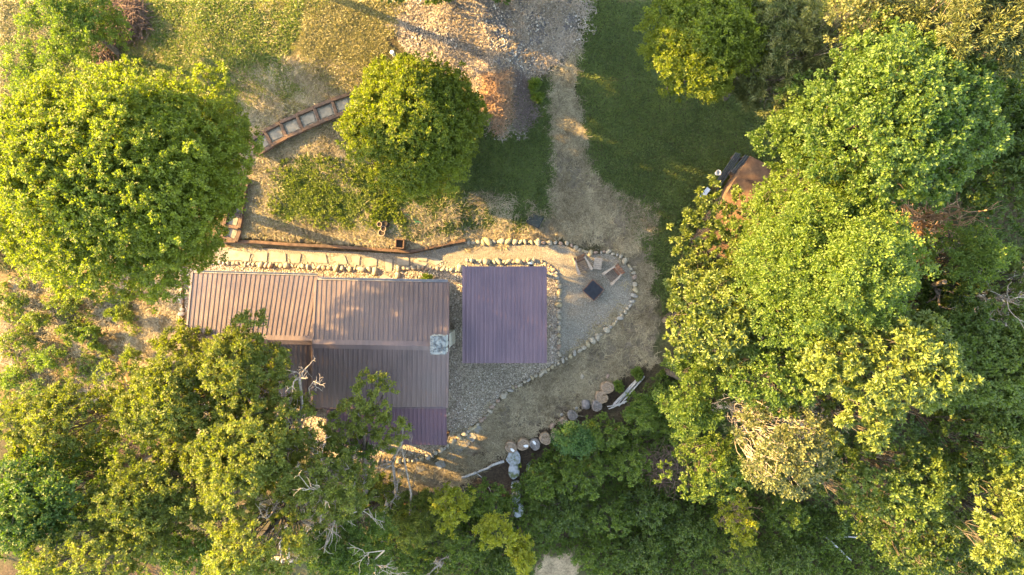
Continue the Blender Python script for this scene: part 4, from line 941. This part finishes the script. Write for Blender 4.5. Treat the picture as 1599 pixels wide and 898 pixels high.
tree('oak_tree', 'green oak between the plum roof and the yellow shrubs', 'tree', 'shrub', (535, 700), (62, 36), 4.5, 1.2, 14, tone=.6)
tree('dark_evergreen', 'dark evergreen on the left edge below the huge maple', 'tree', 'spruce', (22, 395), (46, 42), 3.0, 1.6, 12, tone=.5)
tree('oak_tree', 'low shaded tree filling the gap left of the pale bottom oak', 'tree', 'shrub', (312, 845), (62, 62), 5.0, 2.0, 18, tone=.55)
tree('oak_tree', 'low green tree in the gap between the left oaks', 'tree', 'shrub', (190, 700), (60, 40), 3.5, 1.2, 12, tone=.55)
# ---- dead and bare wood
bare('dead_tree', 'tall bare pale trunk rising in front of the plum roof', 'dead tree', (447, 800), (468, 590), 8.5, .9, 8, .13, BARKL)
bare('dead_tree', 'bare grey dead branches at the bottom edge left of centre', 'dead tree', (430, 880), (480, 770), 8.0, 1.9, 14, .12)
bare('dead_tree', 'crooked bare pale branch tops near the bottom edge below the porch', 'dead tree', (500, 890), (520, 800), 8.6, 1.7, 12, .10)
bare('dead_tree', 'slanting bare trunk rising to the small branch over the plum roof', 'dead tree', (575, 900), (628, 690), 5.5, 1.2, 8, .15, BARKL)
bare('dead_tree', 'bare bleached twigs tangled at the right side of the dying olive tree', 'dead tree', (1240, 660), (1278, 655), 10.4, 1.3, 26, .07, depth=3)
bare('dead_tree', 'grey bare twigs at the left side of the dying olive tree', 'dead tree', (1180, 640), (1175, 625), 9.8, 1.3, 16, .06)
bare('dead_tree', 'reddish bare brush under the tallest tree at right', 'dead tree', (1430, 400), (1440, 340), 7.0, 2.2, 34, .18, ORANGE)
bare('dead_tree', 'thick bare trunk leaning between the trees at far right', 'dead tree', (1420, 380), (1475, 440), 8.6, 1.6, 14, .26, BARKL)
bare('dead_tree', 'fine grey bare twigs on the right edge beside the trees', 'dead tree', (1520, 450), (1560, 465), 10.5, 1.9, 30, .14)
bare('dead_tree', 'bare stub trunk standing at the bottom edge below the yellow shrubs', 'dead tree', (684, 872), (688, 884), 3.0, .7, 4, .16, BARKL)
bare('bare_bush', 'orange-brown dry twig bush in the shrub gap at lower right', 'bush', (1146, 800), (1150, 805), 2.0, .9, 26, .05, ORANGE)
for k, (b_, t_, zz, lab) in enumerate([((445, 890), (425, 800), 10.2, 'crooked bare grey treetop, leftmost of the dead crowns at the bottom'), ((500, 890), (505, 765), 10.4, 'forked bare grey treetop in the middle of the dead crowns at the bottom'),
      ((560, 895), (600, 860), 9.8, 'bare bleached branch stretching right at the bottom edge'), ((470, 700), (490, 595), 8.6, 'thin bare twigs reaching over the dark lower roof'), ((480, 890), (505, 735), 9.4, 'slim bare forked stem below the porch roof')]):
    bare('dead_tree', lab, 'dead tree', b_, t_, zz, .7 if k == 3 else 1.4, 8 if k == 3 else 11, .04 if k == 3 else .07)
# ---- shrubs in the shaded lower middle
SH = [('gold', 705, 790, 34, 38, 'bright yellow-green bush below the bend of the dirt bank'), ('oak', 655, 815, 50, 45, 'yellowish bush left of the bright yellow-green bush'),
 ('shrub', 755, 780, 40, 28, 'green bush right of the bright yellow bush, above the lit tips'), ('gold', 775, 830, 38, 26, 'yellow-tipped bush below the pale slab strip'), ('shrub', 735, 850, 45, 35, 'dark green bush at the bottom, right of the bare stub'),
 ('gold', 815, 862, 20, 28, 'narrow yellow-tipped bush at the bottom edge near the clay patch'), ('shrub', 842, 752, 26, 30, 'green bush right of the pale slab strip'), ('fern', 896, 684, 30, 20, 'soft feathery green plant over the log rounds'),
 ('shrub', 940, 676, 40, 30, 'leafy green bush below the grey poles'), ('lime', 1000, 640, 34, 34, 'lighter green bush at the upper right of the bank undergrowth'), ('shrub', 905, 740, 48, 42, 'broad green bush in the middle of the shaded undergrowth'),
 ('shrub', 980, 720, 38, 34, 'green bush left of the brown log stub'), ('shrub', 1062, 672, 26, 28, 'green bush right of the brown log stub'), ('deep', 870, 800, 50, 34, 'dark bush above the clay patch'),
 ('shrub', 945, 805, 48, 38, 'green bush right of the clay patch, above the bottom edge'), ('deep', 1010, 790, 42, 34, 'dark bush in the shade left of the yellow lit bush'), ('shrub', 930, 870, 36, 30, 'bush right of the clay patch at the bottom edge'),
 ('deep', 1000, 860, 48, 34, 'dark bush on the bottom edge right of centre'), ('deep', 1075, 830, 42, 36, 'dark bush on the bottom left of the yellow lit bush'), ('gold', 1150, 815, 34, 38, 'yellow-orange lit bush among the lower right shade'),
 ('weed', 1150, 868, 50, 28, 'weedy bush below the yellow-orange lit bush'), ('shrub', 1225, 805, 40, 32, 'green bush right of the yellow-orange lit bush'), ('deep', 1225, 868, 44, 28, 'dark bush at the bottom edge left of the fallen pole'),
 ('oak', 600, 770, 40, 34, 'grey-green bush at the left end of the dirt bank'), ('deep', 1290, 740, 40, 30, 'dark bush under the bare bleached twigs'), ('shrub', 610, 870, 46, 34, 'bush on the bottom edge left of the bare stub'), ('deep', 785, 880, 40, 24, 'dark bush on the bottom edge left of the clay patch')]
for kd, px, py, rx, ry, lab in SH:
    tree('shrub', lab, 'shrub', kd, (px, py), (rx, ry), 1.6 if kd != 'gold' else (3.4 if px < 1000 else 2.6), .9 if kd != 'gold' else 1.2, 12, dens=1.0, tone=.5, under=-.1, trunk_r=.05)
# ---- bushes on the weedy left slope
LS = [(20, 470, 30, 22, 'weed'), (60, 500, 24, 20, 'weed'), (100, 470, 26, 26, 'weed'), (30, 530, 30, 22, 'weed'), (75, 560, 30, 22, 'lime'), (110, 520, 20, 24, 'weed'), (145, 525, 17, 30, 'shrub'), (170, 580, 24, 26, 'weed'),
      (20, 590, 28, 20, 'lime'), (130, 460, 22, 14, 'weed'), (185, 490, 24, 14, 'weed'), (205, 560, 14, 30, 'weed'), (60, 610, 30, 18, 'lime'), (40, 165, 26, 26, 'lime'), (70, 200, 24, 18, 'weed'), (20, 215, 20, 26, 'weed')]
WH = ['at the left edge right under the dark evergreen', 'between two taller weeds on the left slope', 'below the big maple on the left slope', 'on the left edge, level with the middle of the roof', 'in the middle of the left slope', 'right of the bare strip on the left slope', 'forming a dark green upright clump left of the straw patch', 'above the oak at the lower end of the slope',
      'on the left edge just above the oak', 'peeking below the big maple crown', 'in the shade left of the straw patch', 'along the left side of the straw patch', 'just above the left oak crown', 'at the lower end of the feathery corner tree', 'between corner tree and big maple', 'on the left edge above the big maple']
for (px, py, rx, ry, kd), wh in zip(LS, WH):
    tree('bush', 'low leafy bush ' + wh, 'bush', kd, (px, py), (rx * .85, ry * .85), .7, .45, 6, dens=.7, tone=.9, under=0, trunk_r=.03)
for px, py, r_, lab in ((834, 133, 7, 'small bright green weed clump beside the straw walkway'), (838, 152, 6, 'second bright green weed tuft just below the first by the walkway'), (666, 436, 4.5, 'tiny round green shrub in the gravel at the roof edge'), (994, 584, 6, 'small weed at the upper end of the grey poles'), (965, 603, 4, 'tiny weed right of the topmost log round')):
    tree('small_shrub', lab, 'shrub', 'shrub', (px, py), (r_, r_), .25, .15, 4, tone=.8, under=0, dens=1.6, trunk_r=.01)

# ---- unseen off-frame trees, added to throw the shade on the lawn
for k, (px, py, rx, ry, z) in enumerate([(345, -140, 100, 92, 8.2), (665, -108, 72, 74, 4.6), (780, -112, 80, 76, 4.8), (900, -114, 80, 78, 5.0), (590, -126, 72, 80, 7.0), (660, -200, 90, 90, 11.0), (760, -190, 95, 95, 9.5), (880, -190, 95, 95, 9)]):
    tree('maple_tree', 'unseen maple beyond the top edge, added to shade the lawn', 'tree', 'tulip', (px, py), (rx, ry), z, 4.2, 40, dens=1.0, skirt=1.0, base=(px, -70), group='unseen trees added above the frame for shade')
# ================================================================== brush piles
def pile(name, label, pts_px, n, L, r_, mat, hmax, seed, cat='brush pile'):
    rng = np.random.default_rng(seed); cx = np.mean([p[0] for p in pts_px]); cy = np.mean([p[1] for p in pts_px]); g = gat(cx, cy); mb = MB()
    poly = pts_px; xs = [p[0] for p in poly]; ys = [p[1] for p in poly]; k = 0
    while k < n:
        px, py = rng.uniform(min(xs), max(xs)), rng.uniform(min(ys), max(ys)); sd = float(sdpoly(np.array([px]), np.array([py]), poly)[0])
        if sd < 0: continue
        k += 1; q_ = gat(px, py); hh = hmax * min(1, sd / 18) * rng.random()
        d = unit(rng.normal(size=3) * np.array([1, 1, .3])); l = L * rng.uniform(.4, 1.2); a = np.array(q_) - np.array(g) + np.array([0, 0, hh + .04])
        mb.tube([a - d * l / 2, a + rng.normal(size=3) * l * .08, a + d * l / 2 + rng.normal(size=3) * l * .1], [r_, r_ * .8, r_ * .35], 4)
    return tag(mb.build(name, mat, None, False, loc=g), label, cat)
pile('brush_pile', 'dark brown tangle of cut brush at the top left', [(165, 0), (225, 0), (235, 35), (225, 60), (190, 70), (170, 105), (145, 90), (150, 40)], 900, 1.0, .02, BRUSHM, .7, 1)
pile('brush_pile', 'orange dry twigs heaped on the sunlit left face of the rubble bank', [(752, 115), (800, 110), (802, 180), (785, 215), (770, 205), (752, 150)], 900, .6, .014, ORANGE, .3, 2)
pile('brush_pile', 'twigs on the right face of the rubble bank, darkened in colour for shade', [(803, 105), (835, 130), (842, 185), (815, 210), (800, 200)], 700, .5, .012, M_noise('shaded_twig', (.12, .09, .08), (.22, .17, .15), 12, .9, .3, .01), .2, 3)  # darker twig copy; the bank's shaded side is painted into the colour
pile('brush_pile', 'reddish brown twig tangle in the shaded undergrowth right of the log rounds', [(990, 690), (1050, 680), (1085, 735), (1050, 775), (1000, 750)], 420, 1.3, .014, BRUSHM, 1.3, 5)
# ================================================================== ground stuff
def inpoly(rng, poly, n):
    xs = [p[0] for p in poly]; ys = [p[1] for p in poly]; out = []
    tot = 0
    while tot < n:
        p = np.stack([rng.uniform(min(xs), max(xs), n * 2), rng.uniform(min(ys), max(ys), n * 2)], 1)
        s = zsd(p[:, 0], p[:, 1], poly) + rng.normal(size=len(p)) * 4; p = p[s > 0]; out.append(p); tot += len(p)
    return np.concatenate(out)[:n]
def to_ground(P):
    z = np.zeros(len(P))
    for _ in range(6):
        x = (P[:, 0] - 799.5) / F * (H - z); y = (449 - P[:, 1]) / F * (H - z); z = hgt(x, y)
    return np.stack([x, y, z], 1)
def blades(name, label_unused, specs, mat, L, W, seed, up=.6, keep=None, tone=.5, patch=1.0, lift=.01):
    rng = np.random.default_rng(seed); parts = []
    for poly, n in specs:
        P = inpoly(rng, poly, n)
        msk = np.ones(len(P), bool)
        for pl_, rr_ in (([(395, 236), (432, 210), (470, 193), (510, 175), (560, 156)], 13), ([(364, 376), (366, 350), (368, 325), (372, 300), (382, 272)], 13), (OUT, 3.5), (EDGE, 3.5)):
            for a_, b_ in zip(pl_, pl_[1:]):
                e = np.array(b_, float) - a_; wv = P - np.array(a_, float); t = np.clip((wv @ e) / (e @ e), 0, 1); msk &= np.hypot(*(wv - t[:, None] * e).T) > rr_
        P = P[msk]; G = to_ground(P)
        if keep: 
            m_ = fbm(G[:, 0], G[:, 1], patch, seed, 5, .7) + rng.normal(size=len(G)) * .2 > keep; G = G[m_]
        n_ = len(G); d = unit(np.stack([rng.normal(size=n_), rng.normal(size=n_), np.abs(rng.normal(size=n_)) * up + .05], 1))
        tn = np.clip(tone + .42 * fbm(G[:, 0], G[:, 1], .9, 5, 6, .8) + rng.normal(size=n_) * .22, 0, 1)
        l = (L * rng.uniform(.5, 1.3, n_))[:, None]; s = unit(np.stack([-d[:, 1], d[:, 0], rng.normal(size=n_) * .2], 1)) * W / 2
        b0 = G + np.array([0, 0, lift]) - d * l * .3 * (up < .3)
        mid = b0 + d * l * .55 + rng.normal(size=(n_, 3)) * L * .05; tip = b0 + d * l; tip[:, 2] -= l[:, 0] * .2 * (up >= .3)
        V = np.stack([b0 - s, b0 + s, mid + s * .8, tip, mid - s * .8], 1).reshape(-1, 3); k = np.arange(n_) * 5
        T = np.concatenate([np.stack([k, k + 1, k + 2], 1), np.stack([k, k + 2, k + 4], 1), np.stack([k + 4, k + 2, k + 3], 1)])
        parts.append((V, T, np.repeat(tn, 5)))
    o = link(name, mesh_cat(name, parts, mat)); o['kind'] = 'stuff'; return o
Z = {n_: p for n_, p, c_, s_ in ZONES}
EAST = [(945, 0), (1290, 0), (1290, 240), (1100, 330), (1040, 500), (1010, 400), (960, 300), (912, 270), (900, 90), (930, 0)]
GTL = [(75, 0), (520, 0), (475, 30), (440, 90), (480, 150), (400, 160), (300, 200), (150, 200), (60, 260), (75, 60)]
GOLD = [(480, 0), (640, 0), (600, 60), (620, 130), (560, 160), (470, 110)]
blades('lawn_grass', '', [(EAST, 80000), (Z['lawn_mid'], 38000)], LEAF['lawn'], .15, .032, 1, .9, tone=.45)
blades('meadow_grass', '', [(GTL, 70000), (Z['weeds'], 40000)], LEAF['weed'], .18, .04, 2, .9, tone=.6, keep=-.25, patch=1.0)
blades('dry_grass', '', [(GOLD, 26000), ([(0, 0), (75, 0), (70, 60), (50, 170), (15, 260), (0, 260)], 16000), (GTL, 16000), (Z['straw_steps'], 12000)], LEAF['drygrass'], .22, .03, 3, .8, tone=.5)
STW = Z['walkway']
blades('straw', '', [(STW, 60000), (Z['straw_steps'], 50000), (Z['straw_left'], 12000), ([(0, 0), (75, 0), (70, 60), (50, 170), (15, 260), (0, 260)], 7000)], LEAF['straw'], .34, .026, 4, .16, tone=.42, lift=.035, keep=-.22, patch=1.1)
blades('slope_straw', '', [([(0, 430), (240, 440), (225, 570), (180, 640), (0, 600)], 16000)], LEAF['straw'], .3, .026, 9, .3, tone=.4, lift=.04, keep=-.1)
blades('loose_straw', '', [([(560, 330), (760, 300), (860, 330), (860, 370), (650, 380), (600, 372)], 8000), ([(440, 235), (600, 230), (600, 300), (440, 270)], 6000)], LEAF['straw'], .36, .024, 8, .16, tone=.45, lift=.05, keep=.2, patch=.9)
RUB = [(615, 0), (935, 0), (905, 70), (832, 118), (816, 215), (770, 220), (735, 130), (640, 90), (590, 10)]
blades('chaff', '', [(RUB, 22000)], M_leaf('chaff_stalk', (.14, .11, .08), (.42, .34, .27), .1, .7), .22, .035, 6, .3, tone=.45, lift=.03, keep=-.1)
def cover(name, specs, kind, seed, hmax=.5, tone=.5, keep=None, patch=1.0):
    rng = np.random.default_rng(seed); L, W, sp, nl, ns, cd, splay, mt = KIND[kind]; parts = []
    for poly, n in specs:
        G = to_ground(inpoly(rng, poly, n)); v_ = nz(G[:, 0], G[:, 1], 1.1, seed)
        if keep is not None: m_ = v_ + .4 * nz(G[:, 0], G[:, 1], 3.3 * patch, 2) > keep; G = G[m_]; v_ = v_[m_]
        G[:, 2] += hmax * np.clip(.45 + .5 * v_ + .25 * nz(G[:, 0], G[:, 1], 3.1, seed + 1), 0, 1.3) * rng.uniform(.5, 1, len(G)) + .03
        d = unit(rng.normal(size=(len(G), 3)) * .7 + np.array([0, 0, .7])); tn = tone + .2 * nz(G[:, 0], G[:, 1], 2.1, 4) + rng.normal(size=len(G)) * .12
        parts.append(leaf_arrays(rng, G, d, tn, nl, L, W, sp, .8, splay))
    o = link(name, mesh_cat(name, parts, LEAF[mt])); o['kind'] = 'stuff'; return o
BANK = [(814, 728), (900, 676), (985, 655), (1020, 590), (1060, 540), (1100, 620), (1180, 780), (1330, 800), (1620, 840), (1620, 910), (925, 910), (915, 872), (850, 862), (830, 905), (560, 905), (590, 790), (640, 780), (700, 765), (805, 770)]
cover('undergrowth', [(BANK, 17000)], 'shrub', 11, .7, .45)
FLOOR = [(1060, 330), (1180, 420), (1250, 250), (1300, 0), (1620, 0), (1620, 860), (1200, 820), (1080, 560)]
cover('forest_undergrowth', [(FLOOR, 16000)], 'deep', 12, .9, .5)
LSL = [(0, 430), (110, 430), (250, 450), (215, 480), (200, 570), (240, 640), (200, 800), (560, 905), (0, 905)]
cover('slope_weeds', [(LSL, 9000)], 'weed', 13, .28, .75, keep=.12)
cover('garden_weeds', [(Z['weeds'], 1300), ([(590, 300), (640, 310), (640, 345), (560, 352)], 200), ([(60, 200), (130, 130), (160, 200)], 400)], 'weed', 14, .04, .7, keep=-.05)
# loose pebbles in the gravel beds
rng = np.random.default_rng(77); import bmesh
bm = bmesh.new(); bmesh.ops.create_icosphere(bm, subdivisions=1, radius=1); iv = np.array([v_.co[:] for v_ in bm.verts]); it = np.array([[v_.index for v_ in f.verts] for f in bm.faces]); bm.free()
def pebbles(name, specs, mat, r0, r1, seed):
    rng = np.random.default_rng(seed); P = np.concatenate([inpoly(rng, p, n) for p, n in specs]); G = to_ground(P); n = len(G); r_ = rng.uniform(r0, r1, n) ** 1.0
    sc3 = r_[:, None, None] * rng.uniform(.6, 1.25, (n, 1, 3)) * np.array([1, 1, .6]); V = iv[None] * sc3 + G[:, None] + np.array([0, 0, .02]); V += rng.normal(size=V.shape) * r_[:, None, None] * .12
    T = (it[None] + (np.arange(n) * len(iv))[:, None, None]).reshape(-1, 3)
    o = link(name, new_mesh(name, V.reshape(-1, 3), T, mat, np.repeat(rng.random(n), len(iv)))); o['kind'] = 'stuff'; return o
PEB = bpy.data.materials.new('pebble'); PEB.use_nodes = True; nt = PEB.node_tree; a_ = nt.nodes.new('ShaderNodeAttribute'); a_.attribute_name = 'tone'
r_ = ramp(nt, a_.outputs['Fac'], [(0, (.12, .10, .08)), (.35, (.23, .19, .155)), (.7, (.33, .27, .22)), (.9, (.44, .40, .34)), (1, (.5, .47, .43))]); nt.links.new(r_.outputs[0], nt.nodes['Principled BSDF'].inputs['Base Color']); nt.nodes['Principled BSDF'].inputs['Roughness'].default_value = .8
NB = [(290, 424), (320, 409), (400, 414), (500, 419), (600, 423), (716, 424), (722, 440), (705, 440), (500, 436), (300, 424)]
pebbles('gravel', [(NB, 3000), (BED, 14000), ([(856, 420), (870, 430), (871, 565), (856, 568)], 1200), ([(700, 425), (722, 415), (722, 700), (700, 700)], 1500)], PEB, .02, .045, 5)
pebbles('gravel_chips', [(PATH, 9000)], PEB, .008, .02, 6)
pebbles('rubble', [(RUB, 6000)], PEB, .02, .06, 7)
